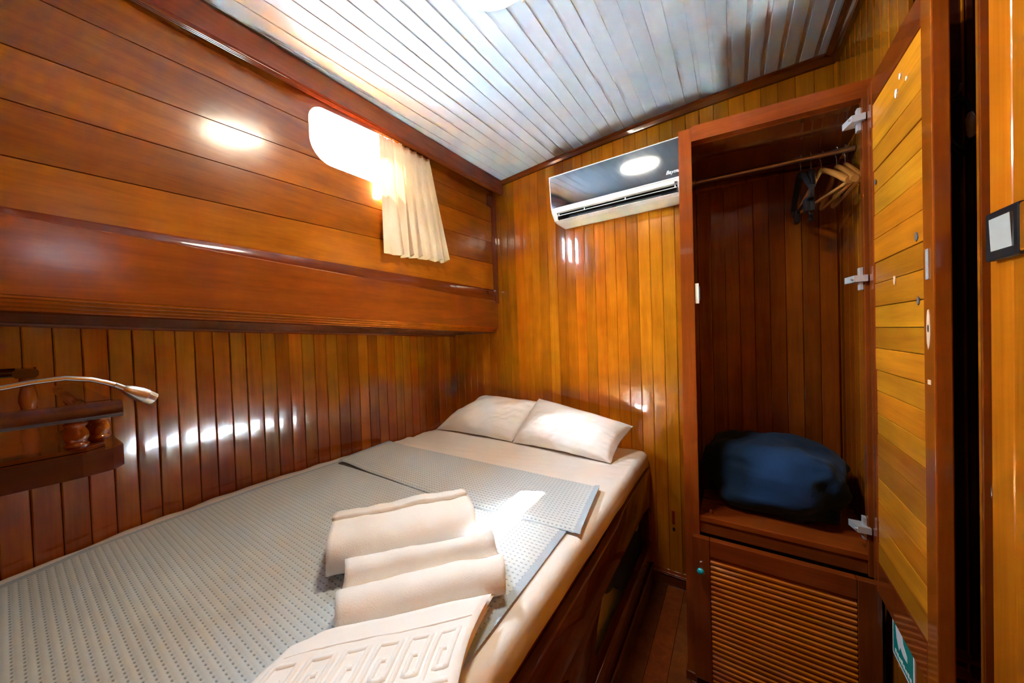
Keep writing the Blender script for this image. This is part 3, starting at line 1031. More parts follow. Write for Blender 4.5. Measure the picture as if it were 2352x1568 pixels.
# towels ------------------------------------------------------------
def ribbon(name, path, th, axis0, axis1, mat, parent=None, nseg=30, seed=0.0, wob=0.004, taper=0.0, skew=None):
    """cloth of thickness th following a 2-D path (w, h), extruded from axis0 to axis1 (points on the bed)"""
    A0, A1 = Vector(axis0), Vector(axis1)
    ax = (A1 - A0)
    ln = ax.length
    ax.normalize()
    wd = Vector((ax.y, -ax.x, 0))  # towards the camera side
    # smooth the path
    P_ = np.array(path, float)
    for _ in range(3):
        q = [P_[0]]
        for i in range(len(P_) - 1):
            q += [0.75 * P_[i] + 0.25 * P_[i + 1], 0.25 * P_[i] + 0.75 * P_[i + 1]]
        q.append(P_[-1])
        P_ = np.array(q)
    d = np.gradient(P_, axis=0)
    d /= np.linalg.norm(d, axis=1)[:, None] + 1e-9
    nrm = np.stack([-d[:, 1], d[:, 0]], 1)
    n_ = len(P_)
    loop = np.concatenate([P_ + nrm * th / 2, (P_ - nrm * th / 2)[::-1]])
    arc_ = np.linspace(0, 1, n_)
    arc_ = np.concatenate([arc_, arc_[::-1]])
    rows_ = []
    for s_ in range(nseg + 1):
        t_ = s_ / nseg
        e = min(t_, 1 - t_) * ln
        rr = []
        for (w_, h_), a_ in zip(loop, arc_):
            endoff = 0.010 * npoise(a_ * 6 + seed, t_ * 0.5, 2.0) * (1 if t_ > 0.5 else -1) * max(0, 1 - e / 0.05)
            dz = wob * npoise(t_ * 4 + seed, a_ * 5, seed) + 0.5 * wob * npoise(t_ * 11 + seed, a_ * 12, seed)
            hh = h_ * (1 - taper * abs(2 * t_ - 1) ** 3) + dz * min(1, h_ / 0.03)
            ww = w_ + wob * 0.8 * npoise(t_ * 5, a_ * 6, seed + 4)
            if skew:
                ww += skew * (t_ - 0.5)
            p_ = A0 + ax * (ln * t_ + endoff) + wd * ww
            rr.append((p_.x, p_.y, A0.z + max(hh, 0.0008)))
        rows_.append(rr)
    m_ = len(loop)
    vs_ = [q for r in rows_ for q in r]
    fs_ = [(s_ * m_ + k, s_ * m_ + (k + 1) % m_, (s_ + 1) * m_ + (k + 1) % m_, (s_ + 1) * m_ + k) for s_ in range(nseg) for k in range(m_)]
    for base, rev in ((0, False), (nseg * m_, True)):
        for k in range(n_ - 1):
            q = (base + k, base + k + 1, base + m_ - 2 - k, base + m_ - 1 - k)
            fs_.append(q[::-1] if rev else q)
    return mesh_obj(name, vs_, fs_, mat, parent, True)


ZT = 0.5945


def loaf(a, b, r, t0, t1, n_=40, turn=1):
    """spiral loaf path: superellipse of half width a, half height b shrinking inward; angle from t0 to t1 (turns)"""
    out = []
    for i in range(n_ + 1):
        t_ = t0 + (t1 - t0) * i / n_
        k_ = 1 - r * (t1 - t_)
        c_, s_ = math.cos(2 * math.pi * t_) * turn, math.sin(2 * math.pi * t_)
        x_ = math.copysign(abs(c_) ** 0.72, c_) * a * k_
        y_ = math.copysign(abs(s_) ** 0.72, s_) * b * k_
        out.append((x_, b + 0.006 + y_))
    return out


tw1 = ribbon('bath_towel', loaf(0.087, 0.049, 0.20, -1.30, 0.235, 64, -1), 0.011, (-0.794, 0.411, ZT), (-0.600, 0.671, ZT), 'terry', None, 34, 2.0, 0.005)
tag(tw1, 'thick rolled cream bath towel, the rearmost of the three', 'towel', 'towels on the blanket')
p2 = [(-0.070, 0.007), (-0.030, 0.007), (0.030, 0.007), (0.062, 0.012), (0.072, 0.034), (0.060, 0.058), (0.036, 0.064), (0.012, 0.052), (-0.006, 0.040), (-0.012, 0.046), (-0.018, 0.068), (-0.034, 0.076), (-0.052, 0.072), (-0.074, 0.050), (-0.082, 0.020), (-0.066, 0.019), (-0.02, 0.019), (0.040, 0.024)]
tw2 = ribbon('hand_towel', p2, 0.011, (-0.640, 0.345, ZT), (-0.440, 0.585, ZT), 'terry', None, 32, 6.0, 0.0045)
tag(tw2, 'folded cream hand towel with two ridges between the other two towels', 'towel', 'towels on the blanket')

# bath mat towel with a key border, folded in three layers
T3 = empty('bath_mat', (-0.40, 0.3, ZT), 'folded white bath mat towel with woven key border, frontmost', 'towel', 'towels on the blanket')
q00, q10, q01, q11 = Vector((-0.647, 0.246, 0)), Vector((-0.402, 0.521, 0)), Vector((-0.515, 0.020, 0)), Vector((-0.262, 0.215, 0))


def t3pt(a, b):
    p_ = q00 * (1 - a) * (1 - b) + q10 * a * (1 - b) + q01 * (1 - a) * b + q11 * a * b
    # bowed right edge, rounded left-back corner
    p_ += Vector((0.018, 0.010, 0)) * math.sin(math.pi * min(1, b * 1.2)) * a ** 3 * -1
    k_ = max(0, 0.22 - a) * max(0, 0.35 - b) * 4.0
    p_ += Vector((0.5, -0.1, 0)) * k_ * 0.25
    return p_


def t3h(a, b, layer):
    return 0.0045 * npoise(a * 3.2 + 1, b * 3.2, 3.0 + layer * 0.2) + 0.002 * npoise(a * 9, b * 9, layer)


def layer(name, z0, z1, a0, a1, b0, b1, lay, mat='terry_flat'):
    na, nb, nr = 44, 30, 6
    r = (z1 - z0) / 2
    loops = []
    zc = (z0 + z1) / 2
    top, bot = [], []
    for i in range(na + 1):
        rt, rb = [], []
        for j in range(nb + 1):
            a = a0 + (a1 - a0) * i / na
            b = b0 + (b1 - b0) * j / nb
            ea = min(i, na - i) / na * 0.36
            eb = min(j, nb - j) / nb * 0.30
            e = min(ea, eb)
            th = math.sqrt(max(0.0, 1 - (1 - min(1.0, e / 0.014)) ** 2)) if e < 0.014 else 1.0
            p_ = t3pt(a, b)
            h = t3h(a, b, 0)
            rt.append((p_.x, p_.y, ZT + max(zc + r * th + h, 0.002)))
            rb.append((p_.x, p_.y, ZT + max(zc - r * th + h, 0.001)))
        top.append(rt)
        bot.append(rb)
    o = MB().grid(top).grid([r_[::-1] for r_ in bot])
    return o.build(name, mat, T3, smooth=True)


layer('towel_layer', 0.001, 0.017, 0.00, 0.985, 0.05, 1.0, 0, 'terry_flat')
layer('towel_layer', 0.017, 0.032, 0.03, 1.00, 0.01, 1.0, 1, 'terry_flat')
layer('towel_layer', 0.032, 0.046, 0.05, 1.01, 0.075, 1.0, 2, 'terry_flat')


def on_top(a, b, dz=0.0):
    p_ = t3pt(a, b)
    return Vector((p_.x, p_.y, ZT + 0.046 + t3h(a, b, 0) + dz))


def rib(mb_, pts, w=0.0035, h=0.0016):
    """a low flat band on the towel along (a, b) points"""
    fine = []
    for (a0_, b0_), (a1_, b1_) in zip(pts[:-1], pts[1:]):
        k_ = 7
        fine += [(a0_ + (a1_ - a0_) * i / k_, b0_ + (b1_ - b0_) * i / k_) for i in range(k_)]
    fine.append(pts[-1])
    W_ = [on_top(a, b) for a, b in fine]
    rws = []
    for i, q in enumerate(W_):
        t_ = (W_[min(i + 1, len(W_) - 1)] - W_[max(i - 1, 0)]).normalized()
        sd = Vector((-t_.y, t_.x, 0))
        sd.normalize()
        rws.append([tuple(q + sd * (w * s_) + Vector((0, 0, z_))) for s_, z_ in ((-1, -0.001), (-0.75, h), (0.75, h), (1, -0.001))])
    mb_.grid(rws)


mbk = MB()
rib(mbk, [(0.12, 0.235), (0.97, 0.235)], 0.0022, 0.0010)
rib(mbk, [(0.12, 0.620), (0.97, 0.620)], 0.0022, 0.0010)
mbk.build('woven_border', 'terry_flat', T3, smooth=True)
for i in range(6):
    a0_ = 0.115 + 0.143 * i
    mk = MB()
    u_ = 0.128
    pts_ = [(a0_, 0.56), (a0_, 0.30), (a0_ + u_ * 0.80, 0.30), (a0_ + u_ * 0.80, 0.50), (a0_ + u_ * 0.34, 0.50), (a0_ + u_ * 0.34, 0.40), (a0_ + u_ * 0.56, 0.40)]
    rib(mk, pts_, 0.0046, 0.0019)
    rib(mk, [(a0_ - 0.015, 0.56), (a0_ + u_ * 1.0, 0.56)], 0.0046, 0.0019)
    mk.build('key_motif', 'terry_flat', T3, smooth=True)
# care label at the left end
MB().grid([[tuple(t3pt(-0.01 - 0.05 * i / 4, 0.10 + 0.06 * j) + Vector((-0.004 * i, 0, ZT + 0.012 + 0.004 * i - 0.002 * i * i))) for j in range(2)] for i in range(5)]).build('care_label', 'print_white', T3, smooth=True)

# things under the bed ------------------------------------------------
cb = empty('storage_box', (-0.63, 0.95, 0.0), 'cream storage box under the bed, seen through the cut-out', 'box')
MB().box(-0.84, -0.394, 0.30, 1.54, 0.001, 0.385, 0.008).build('box_body', 'cream_panel', cb)
MB().box(-0.845, -0.391, 0.295, 1.545, 0.386, 0.402, 0.005).build('box_lid', 'cream_panel', cb)


def blob(name, c, r, mat, parent=None, seed=0.0, amp=0.12, e=0.75, nu_=40, nv_=26, fx=1.0, zmin=None, fold=None, rot=0.0, zfloor=None):
    vs_, fs_ = [], []
    for i in range(nv_ + 1):
        ph = -math.pi / 2 + math.pi * i / nv_
        for j in range(nu_):
            th = 2 * math.pi * j / nu_
            f = lambda t_: math.copysign(abs(t_) ** e, t_)
            d = Vector((f(math.cos(ph)) * f(math.cos(th)), f(math.cos(ph)) * f(math.sin(th)), f(math.sin(ph))))
            k_ = 1 + amp * npoise(d.x * 1.6 + seed, d.y * 1.6, d.z * 1.6 + seed) + amp * 0.35 * npoise(d.x * 5 + seed, d.y * 5, d.z * 5)
            if fold:
                k_ += fold(d)
            q = Vector((d.x * r[0] * k_, d.y * r[1] * k_, d.z * r[2] * k_))
            q = Matrix.Rotation(rot, 3, 'Z') @ q
            q = q + Vector(c)
            lim = zmin
            if zfloor is not None:
                lim = max(zmin, zfloor(q.y))
            if lim is not None and q.z < lim:
                q.z = lim
            vs_.append(tuple(q))
    for i in range(nv_):
        for j in range(nu_):
            fs_.append((i * nu_ + j, i * nu_ + (j + 1) % nu_, (i + 1) * nu_ + (j + 1) % nu_, (i + 1) * nu_ + j))
    return mesh_obj(name, vs_, fs_, mat, parent, True)


bg = blob('soft_bag', (-0.3745, 1.26, 0.215), (0.0135, 0.310, 0.205), 'bag_black', None, 3.0, 0.07, 0.7, zmin=0.006,
          zfloor=lambda y: 0.17 + (1.254 - y) * 0.58 + 0.012 * math.sin(y * 40))
tag(bg, 'black soft bag squeezed under the bed in front of the cream box', 'bag')
blob('tag_patch', (-0.3625, 1.46, 0.300), (0.003, 0.028, 0.022), 'cream_panel', bg, 2.0, 0.2, 1.0, 16, 10)

# =================================================================== wardrobe
WX0, WX1, WY_ = -0.140, 0.298, 1.19
wd_ = empty('wardrobe', (0.08, 1.39, 0.0), 'open mahogany wardrobe with boarded door swung wide and louvred cupboard below', 'wardrobe')
mah = (1.0, 1.0, 1.0)
# carcass
bx('side_panel', 'mahogany_Z', wd_, WX0, WX0 + 0.016, WY_ + 0.022, YB - 0.002, 0.002, 1.738, 0.001)
st = MB().hexa([(WX0 + 0.002, WY_, 1.738), (WX0 + 0.037, WY_, 1.736), (WX0 + 0.037, WY_ + 0.022, 1.736), (WX0 + 0.002, WY_ + 0.022, 1.738),
                (WX0 - 0.008, WY_, 0.030), (WX0 + 0.034, WY_, 0.030), (WX0 + 0.034, WY_ + 0.022, 0.030), (WX0 - 0.008, WY_ + 0.022, 0.030)]).build('stile', 'mahogany_Z', wd_, color=(1.25, 1.2, 1.1))
bx('stile', 'mahogany_Z', wd_, 0.270, 0.300, WY_, WY_ + 0.022, 0.480, 1.716, 0.0015)
MB().hexa([(WX0 + 0.0375, WY_, 1.696), (0.300, WY_, 1.675), (0.300, WY_ + 0.022, 1.675), (WX0 + 0.0375, WY_ + 0.022, 1.696),
           (WX0 + 0.0375, WY_, 1.742), (0.300, WY_, 1.7165), (0.300, WY_ + 0.022, 1.7165), (WX0 + 0.0375, WY_ + 0.022, 1.742)]).build('top_rail', 'mahogany_X', wd_, color=(1.3, 1.2, 1.0))
MB().hexa([(WX0 + 0.016, WY_ + 0.0225, 1.692), (0.299, WY_ + 0.0225, 1.672), (0.299, YB - 0.002, 1.672), (WX0 + 0.016, YB - 0.002, 1.692),
           (WX0 + 0.016, WY_ + 0.0225, 1.706), (0.299, WY_ + 0.0225, 1.686), (0.299, YB - 0.002, 1.686), (WX0 + 0.016, YB - 0.002, 1.706)]).build('top_panel', 'mahogany_X', wd_, color=(0.75, 0.7, 0.7))
bx('shelf', 'mahogany_X', wd_, WX0 + 0.034, 0.300, WY_ + 0.004, YB - 0.002, 0.519, 0.5355, 0.002, (1.15, 1.1, 1.0))
bx('shelf_lip', 'mahogany_X', wd_, WX0 + 0.034, 0.270, WY_ + 0.008, WY_ + 0.022, 0.482, 0.5185, 0.001, (0.85, 0.85, 0.85))
bx('foot_block', 'mahogany_X', wd_, WX0 - 0.012, -0.119, WY_ - 0.012, WY_ + 0.020, 0.001, 0.030, 0.004, (0.8, 0.8, 0.8))
MB().lathe([(0, 0.0045), (0.010, 0.0045), (0.012, 0.003)], (-0.075, 1.225, 0.5355)).build('peg', 'mahogany_Z', wd_, smooth=40)
# magnetic catch on the stile
ct = bx('door_catch', 'white_plastic', wd_, WX0 + 0.037, WX0 + 0.048, WY_ + 0.004, WY_ + 0.010, 1.200, 1.262, 0.001)
bx('catch_plate', 'vane_grey', ct, WX0 + 0.0485, WX0 + 0.051, WY_ + 0.004, WY_ + 0.020, 1.210, 1.252, 0.0005)
# back boards inside
for i in range(9):
    x0_ = WX0 + 0.0165 + 0.0468 * i
    bx('back_board', 'honey_Z', wd_, x0_, min(x0_ + 0.0458, 0.300), YB - 0.010, YB - 0.0015, 0.537, 1.672, 0.0018, tint(0.70, 1.1, 0.10))
# hanging rail
rod = MB().tube([(WX0 + 0.030, 1.40, 1.647), (0.302, 1.40, 1.636)], 0.0075, 14).build('hanging_rail', 'rod_metal', wd_, smooth=40)
MB().lathe([(0, 0.014), (0.004, 0.014), (0.005, 0.010), (0.012, 0.0095)], (WX0 + 0.017, 1.40, 1.648), (1, 0, 0)).build('rail_socket', 'rod_metal', rod, smooth=40)
# lower louvred door
LD = bx('louvre_door', 'mahogany_Z', wd_, -0.1245, -0.0775, WY_ - 0.022, WY_ - 0.001, 0.032, 0.478, 0.002, (0.95, 0.9, 0.9))
bx('stile', 'mahogany_Z', LD, 0.2445, 0.288, WY_ - 0.022, WY_ - 0.001, 0.012, 0.478, 0.002, (0.8, 0.8, 0.8))
bx('rail', 'mahogany_X', LD, -0.077, 0.244, WY_ - 0.022, WY_ - 0.001, 0.426, 0.478, 0.002, (0.95, 0.85, 0.85))
bx('rail', 'mahogany_X', LD, -0.077, 0.244, WY_ - 0.022, WY_ - 0.001, 0.004, 0.036, 0.002, (0.95, 0.85, 0.85))
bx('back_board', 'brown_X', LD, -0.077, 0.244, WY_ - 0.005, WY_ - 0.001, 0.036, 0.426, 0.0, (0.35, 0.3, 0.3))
sl_me = None
for i in range(25):
    z = 0.040 + 0.0154 * i
    if sl_me is None:
        mbs = MB().add([(-0.160, -0.0075, -0.004), (0.160, -0.0075, -0.004), (0.160, 0.0065, 0.0085), (-0.160, 0.0065, 0.0085), (-0.160, -0.0085, 0.0020), (0.160, -0.0085, 0.0020), (0.160, 0.0040, 0.0125), (-0.160, 0.0040, 0.0125)],
                       [(0, 1, 2, 3), (7, 6, 5, 4), (0, 4, 5, 1), (1, 5, 6, 2), (2, 6, 7, 3), (3, 7, 4, 0)])
        sl_me = bpy.data.meshes.new('louvre_slat')
        sl_me.from_pydata(mbs.v, [], mbs.f)
        bm = bmesh.new()
        bm.from_mesh(sl_me)
        bmesh.ops.recalc_face_normals(bm, faces=bm.faces)
        bm.to_mesh(sl_me)
        bm.free()
    put('slat', sl_me, 'gold_X', LD, (0.0835, WY_ - 0.0125, z), color=tint(0.95, 1.2, 0.06))
kn = MB().lathe([(0, 0.005), (0.010, 0.005), (0.012, 0.0095), (0.017, 0.0118), (0.020, 0.0112)], (-0.101, WY_ - 0.022, 0.386), (0, -1, 0)).build('knob', 'steel', LD, smooth=40)
kn['label'] = 'silver knob with turquoise stone'
MB().lathe([(0, 0.0096), (0.003, 0.0090), (0.0055, 0.005), (0.0062, 0.0)], (-0.101, WY_ - 0.0421, 0.386), (0, -1, 0)).build('knob_stone', 'turquoise', LD, smooth=50)

# big door, open at a right angle: inner face at X = 0.276
DX0, DX1 = 0.276, 0.2965
DY0, DY1 = 0.857, 1.182
dz0, dz1 = 0.468, 1.692
door = bx('wardrobe_door', 'brown_Z', wd_, DX0, DX1, DY0, 0.895, dz0, dz1, 0.002, (0.8, 0.7, 0.7))
door['label'] = 'boarded door swung open'
bx('stile', 'mahogany_Z', door, DX0 + 0.0005, DX1, 1.148, DY1, dz0, dz1, 0.004, (1.1, 1.0, 1.0))
bx('rail', 'mahogany_Y', door, DX0 + 0.0005, DX1, 0.8955, 1.1475, 1.632, dz1, 0.003, (0.9, 0.8, 0.8))
bx('rail', 'mahogany_Y', door, DX0 + 0.0005, DX1, 0.8955, 1.1475, dz0, 0.545, 0.003, (0.9, 0.8, 0.8))
bx('back_board', 'brown_Z', door, DX1 - 0.004, DX1, 0.8955, 1.1475, 0.5455, 1.6315, 0.0, (0.4, 0.35, 0.35))
zb = 0.5455
k = 0
while zb < 1.628:
    h = 0.0515 + rng.uniform(-0.004, 0.004)
    if zb + h > 1.6315 or 1.6315 - zb - h < 0.02:
        h = 1.6315 - zb
    dy = rng.uniform(-0.0010, 0.0010)
    bx('board', 'door_board', door, DX0 + 0.002 + dy, DX1 - 0.0045, 0.8958, 1.1472, zb + 0.0006, zb + h - 0.0006, 0.0016, tint(0.66, 1.12, 0.10))
    zb += h
    k += 1
lp = bx('latch_plate', 'zinc', door, DX0 - 0.0015, DX0, 0.872, 0.882, 1.192, 1.244, 0.0005)


def disc(name, mat, parent, y, z, ry, rz_, x, t=0.0008, jag=0.0, seed=0.0, n_=18):
    pts_ = []
    for i in range(n_):
        a = 2 * math.pi * i / n_
        k_ = 1 + jag * npoise(math.cos(a) * 2 + seed, math.sin(a) * 2, seed)
        pts_.append((y + ry * math.cos(a) * k_, z + rz_ * math.sin(a) * k_))
    return MB().prism(pts_, 'X', x - t, x).build(name, mat, parent)


fp = disc('filler_patch', 'filler', door, 0.8765, 1.107, 0.0065, 0.034, DX0, 0.0006, 0.15, 1.0)
fp['label'] = 'worn bare-wood patch with screw hole'
disc('screw_hole', 'gap', door, 0.8765, 1.108, 0.0026, 0.0065, DX0 - 0.0006, 0.0003)
bx('worn_chip', 'filler', door, DX0 - 0.0005, DX0, 0.870, 0.881, 1.012, 1.020, 0.0)
for (y, z, a, b, mt_) in ((0.921, 1.274, 0.006, 0.008, 'knot_grey'), (0.917, 1.158, 0.004, 0.0075, 'knot_grey'), (0.955, 1.578, 0.0035, 0.004, 'paint_white'), (0.985, 1.600, 0.004, 0.006, 'paint_white'),
                          (1.005, 1.578, 0.0055, 0.0085, 'paint_white'), (1.025, 1.208, 0.005, 0.009, 'filler'), (1.13, 1.447, 0.004, 0.006, 'knot_grey')):
    disc('paint_spot' if mt_ == 'paint_white' else 'knot', mt_, door, y, z, a, b, DX0 + 0.0012, 0.0012, 0.35, y * 9)
# three concealed hinges
for z in (1.628, 1.233, 0.600):
    hg = bx('hinge', 'zinc', wd_, 0.262, 0.2695, WY_ + 0.004, WY_ + 0.020, z - 0.028, z + 0.028, 0.001)
    MB().hexa([(0.250, WY_ - 0.008, z - 0.008), (0.275, WY_ - 0.008, z - 0.008), (0.268, WY_ + 0.030, z - 0.009), (0.240, WY_ + 0.030, z - 0.009),
               (0.250, WY_ - 0.008, z + 0.008), (0.275, WY_ - 0.008, z + 0.008), (0.268, WY_ + 0.030, z + 0.007), (0.240, WY_ + 0.030, z + 0.007)]).build('hinge_arm', 'zinc', hg)
    MB().lathe([(0, 0.003), (0.006, 0.003)], (0.250, WY_ - 0.004, z), (-1, 0, 0), 10).build('hinge_screw', 'zinc', hg)

# hangers -----------------------------------------------------------------
def hanger(x, rz, wooden, label, half=0.150, tilt_=0.0, near=None):
    o = empty('coat_hanger', (x, 1.40, 1.642), label, 'hanger', 'coat hangers on the wardrobe rail')
    o.rotation_euler = (tilt_, 0, rz)
    mat = 'hanger_wood' if wooden else 'black_plastic'

    def mk(name, mb_, m_, smooth=40):
        v_ = [(q[0] + x, q[1] + 1.40, q[2] + 1.642) for q in mb_.v]
        return mesh_obj(name, v_, mb_.f, m_, o, smooth)
    # hook: over the rail, then down the neck
    hk = [(0, 0.0098 * math.cos(a), 0.0 + 0.0098 * math.sin(a)) for a in [math.radians(d_) for d_ in range(200, -20, -20)]]
    hk = [(0, -q[1], q[2]) for q in hk][::-1]
    hk = [(0, 0.0098 * math.sin(math.radians(d_)), 0.0098 * math.cos(math.radians(d_))) for d_ in range(-100, 101, 20)] + [(0, 0.0075, -0.012), (0, 0.001, -0.024), (0, 0, -0.050)]
    mk('hook', MB().tube(hk, 0.0013, 6), 'steel' if wooden else 'brushed_nickel')
    if wooden:
        rows_ = []
        nn = 24
        for i in range(nn + 1):
            s_ = -1 + 2 * i / nn
            yy_ = half * s_
            zz_ = -0.050 - 0.082 * abs(s_) ** 1.15
            ww = 0.0050 + 0.0065 * abs(s_) ** 1.5
            hh = 0.0085 + 0.003 * abs(s_)
            if abs(s_) > 0.99:
                ww *= 0.8
                hh *= 0.85
            rows_.append([(ww * math.cos(a), yy_, zz_ + hh * math.sin(a)) for a in [2 * math.pi * q / 12 for q in range(12)]])
        vs_ = [q for r in rows_ for q in r]
        fs_ = [(i * 12 + q, i * 12 + (q + 1) % 12, (i + 1) * 12 + (q + 1) % 12, (i + 1) * 12 + q) for i in range(nn) for q in range(12)] + [list(range(11, -1, -1)), [nn * 12 + q for q in range(12)]]
        mk('shoulder_bar', MB().add(vs_, fs_), mat)
        mk('trouser_bar', MB().tube([(0, -half * 0.93, -0.134), (0, half * 0.93, -0.138)], 0.0045, 10), mat)
    else:
        pts_ = [(0, half * s_, -0.048 - 0.080 * abs(s_) ** 1.3) for s_ in [-1 + i / 8 for i in range(17)]]
        mk('shoulder_bar', MB().tube(pts_, [0.010 - 0.003 * abs(-1 + i / 8) for i in range(17)], 8), mat)
        mk('trouser_bar', MB().tube([(0, -half * 0.98, -0.128), (0, -half * 0.9, -0.150), (0, half * 0.9, -0.150), (0, half * 0.98, -0.128)], 0.0045, 8), mat)
        for s_ in (-0.55, 0.55):
            mk('clip', MB().box(-0.006, 0.006, half * s_ - 0.014, half * s_ + 0.014, -0.185, -0.145, 0.002), mat)
    return o


hanger(0.180, 0.06, False, 'black plastic hanger farthest from the open door', 0.115)
hanger(0.204, -0.12, False, 'black plastic hanger with clips touching a wooden hanger', 0.115)
hanger(0.228, 0.30, True, 'wooden hanger beside the black hangers', 0.125)
hanger(0.262, 0.10, True, 'wooden hanger between the two other wooden hangers', 0.125)
hanger(0.281, 0.03, True, 'wooden hanger nearest the wardrobe door hinges', 0.122)


def fold(d):
    k_ = -0.10 * math.exp(-((d.x - 0.78 + 0.25 * d.z) / 0.10) ** 2) * (1 if d.z < 0.35 else 0.3)
    k_ += -0.05 * math.exp(-((d.z - 0.30 * d.x + 0.10) / 0.12) ** 2)
    return k_


nb = blob('navy_blanket', (0.092, 1.405, 0.637), (0.185, 0.150, 0.116), 'navy_fleece', None, 4.4, 0.15, 0.62, 64, 44, zmin=0.5365, fold=fold, rot=-0.22)
tag(nb, 'bundled navy blue fleece blanket on the wardrobe shelf', 'blanket')

# =================================================================== air conditioner
ac = empty('air_conditioner', (-0.43, 1.52, 1.648), 'white split air conditioner with dark mirror front on the bulkhead', 'air conditioner')
AX0, AX1 = -0.710, -0.146
prof = [(1.5985, 1.852), (1.452, 1.852), (1.431, 1.846), (1.445, 1.702), (1.4475, 1.694), (1.4505, 1.684)]
# shell around the outlet: top/front/sides, lower lip and bottom
full = [(1.5985, 1.852), (1.445, 1.852), (1.432, 1.846), (1.4465, 1.700), (1.4525, 1.684), (1.478, 1.6555), (1.500, 1.6495), (1.5985, 1.6485)]
shell = MB().prism(full, 'X', AX0, AX0 + 0.024).prism(full, 'X', AX1 - 0.030, AX1)
top_ = [(1.5985, 1.852), (1.445, 1.852), (1.432, 1.846), (1.4465, 1.700), (1.4522, 1.6845), (1.470, 1.6845), (1.470, 1.80), (1.5985, 1.80)]
shell.prism(top_, 'X', AX0 + 0.024, AX1 - 0.030)
low_ = [(1.476, 1.6572), (1.478, 1.6555), (1.500, 1.6495), (1.5985, 1.6485), (1.5985, 1.654), (1.500, 1.655)]
shell.prism(low_, 'X', AX0 + 0.024, AX1 - 0.030)
shell.build('body', 'cream_plastic', ac)
fr_ = [(1.4300, 1.8445), (1.4312, 1.8462), (1.4455, 1.7012), (1.4443, 1.7000)]
rim = MB()
rim.prism([(y - 0.0006, z) for y, z in fr_], 'X', AX0 + 0.0002, AX1 - 0.0002)
rim.build('panel_rim', 'white_plastic', ac)
MB().prism([(1.4292, 1.8415), (1.4314, 1.8415), (1.4450, 1.7040), (1.4418, 1.7040)], 'X', AX0 + 0.0035, AX1 - 0.002).build('front_panel', 'mirror_panel', ac)
MB().prism([(1.5185, 1.655), (1.5185, 1.78), (1.515, 1.78), (1.515, 1.655)], 'X', AX0 + 0.0245, AX1 - 0.0305).build('outlet_recess', 'vent_black', ac)
bx('outlet_recess', 'vent_black', ac, AX0 + 0.0242, AX0 + 0.0262, 1.462, 1.515, 1.656, 1.798, 0.0)
bx('outlet_recess', 'vent_black', ac, AX1 - 0.0324, AX1 - 0.0304, 1.462, 1.515, 1.656, 1.798, 0.0)
MB().hexa([(AX0 + 0.027, 1.4585, 1.6702), (AX1 - 0.033, 1.4585, 1.6702), (AX1 - 0.033, 1.4700, 1.6742), (AX0 + 0.027, 1.4700, 1.6742),
           (AX0 + 0.027, 1.4583, 1.6722), (AX1 - 0.033, 1.4583, 1.6722), (AX1 - 0.033, 1.4698, 1.6762), (AX0 + 0.027, 1.4698, 1.6762)]).build('flap', 'white_plastic', ac)
for x in (-0.68, -0.555, -0.375, -0.185):
    bx('vane_post', 'white_plastic', ac, x - 0.0018, x + 0.0018, 1.462, 1.466, 1.672, 1.6825, 0.0)
for (x0, x1, z) in ((-0.60, -0.44, 1.668), (-0.42, -0.24, 1.667)):
    bx('vane', 'vane_grey', ac, x0, x1, 1.492, 1.4965, z - 0.0015, z + 0.0015, 0.0)
bx('display_window', 'vent_black', ac, -0.185, -0.177, 1.4475, 1.4495, 1.6835, 1.690, 0.0)


def text_mesh(name, body, size, mat, parent, M, shear=0.0, ext=0.0004, bold=0.0):
    cu_ = bpy.data.curves.new(name, 'FONT')
    cu_.body = body
    cu_.size = size
    cu_.shear = shear
    cu_.extrude = ext
    cu_.offset = bold
    tmp = bpy.data.objects.new(name + '_tmp', cu_)
    COL.objects.link(tmp)
    dg = bpy.context.evaluated_depsgraph_get()
    me_ = bpy.data.meshes.new_from_object(tmp.evaluated_get(dg))
    bpy.data.objects.remove(tmp)
    me_.transform(M)
    v_ = [tuple(w.co) for w in me_.vertices]
    f_ = [list(p_.vertices) for p_ in me_.polygons]
    return mesh_obj(name, v_, f_, mat, parent, fix=False)


ta = math.atan2(0.0138, 0.142)
Mt = Matrix.Translation((-0.2135, 1.4385, 1.7195)) @ Matrix.Rotation(math.pi / 2 + ta, 4, 'X')
text_mesh('lettering', 'Baymak', 0.019, 'print_white', ac, Mt, 0.35, 0.0004, 0.0003)

# =================================================================== curtain
nu_, nv_ = 150, 40
rows_ = []
for j in range(nv_ + 1):
    t_ = j / nv_
    row = []
    for i in range(nu_ + 1):
        s_ = i / nu_
        ytop = 0.796 + 0.269 * s_
        ybot = 0.786 + 0.341 * s_ + 0.01 * math.sin(s_ * 9)
        y = ytop + (ybot - ytop) * (t_ ** 1.3)
        flat = max(0.0, min(1.0, (s_ - 0.16) / 0.10))
        amp = (0.008 + 0.019 * t_ ** 0.8) * (0.18 + 0.82 * flat)
        ph = 2 * math.pi * (6.6 * s_ ** 1.1) + 0.8 * math.sin(3 * s_ + 2 * t_)
        wv = math.sin(ph) + 0.35 * math.sin(2.1 * ph + 1.0 + t_)
        x = HX(y) + 0.013 + 0.007 * flat + amp * wv * 0.75 + 0.016 * t_
        y += 0.012 * math.cos(ph) * flat * (0.3 + 0.7 * t_)
        gather = 0.004 * math.sin(ph * 3) * max(0, 1 - t_ / 0.10)
        z = 1.842 + 0.050 * y + (1.437 + 0.028 * s_ - 1.842 - 0.05 * y) * t_ + 0.004 * wv * t_ * flat
        row.append((x + gather, y, z))
    rows_.append(row)
cur = MB().grid(rows_).build('curtain', 'curtain_cloth', None, smooth=True, fix=False)
tag(cur, 'short beige pleated curtain drawn to the right side of the window', 'curtain')

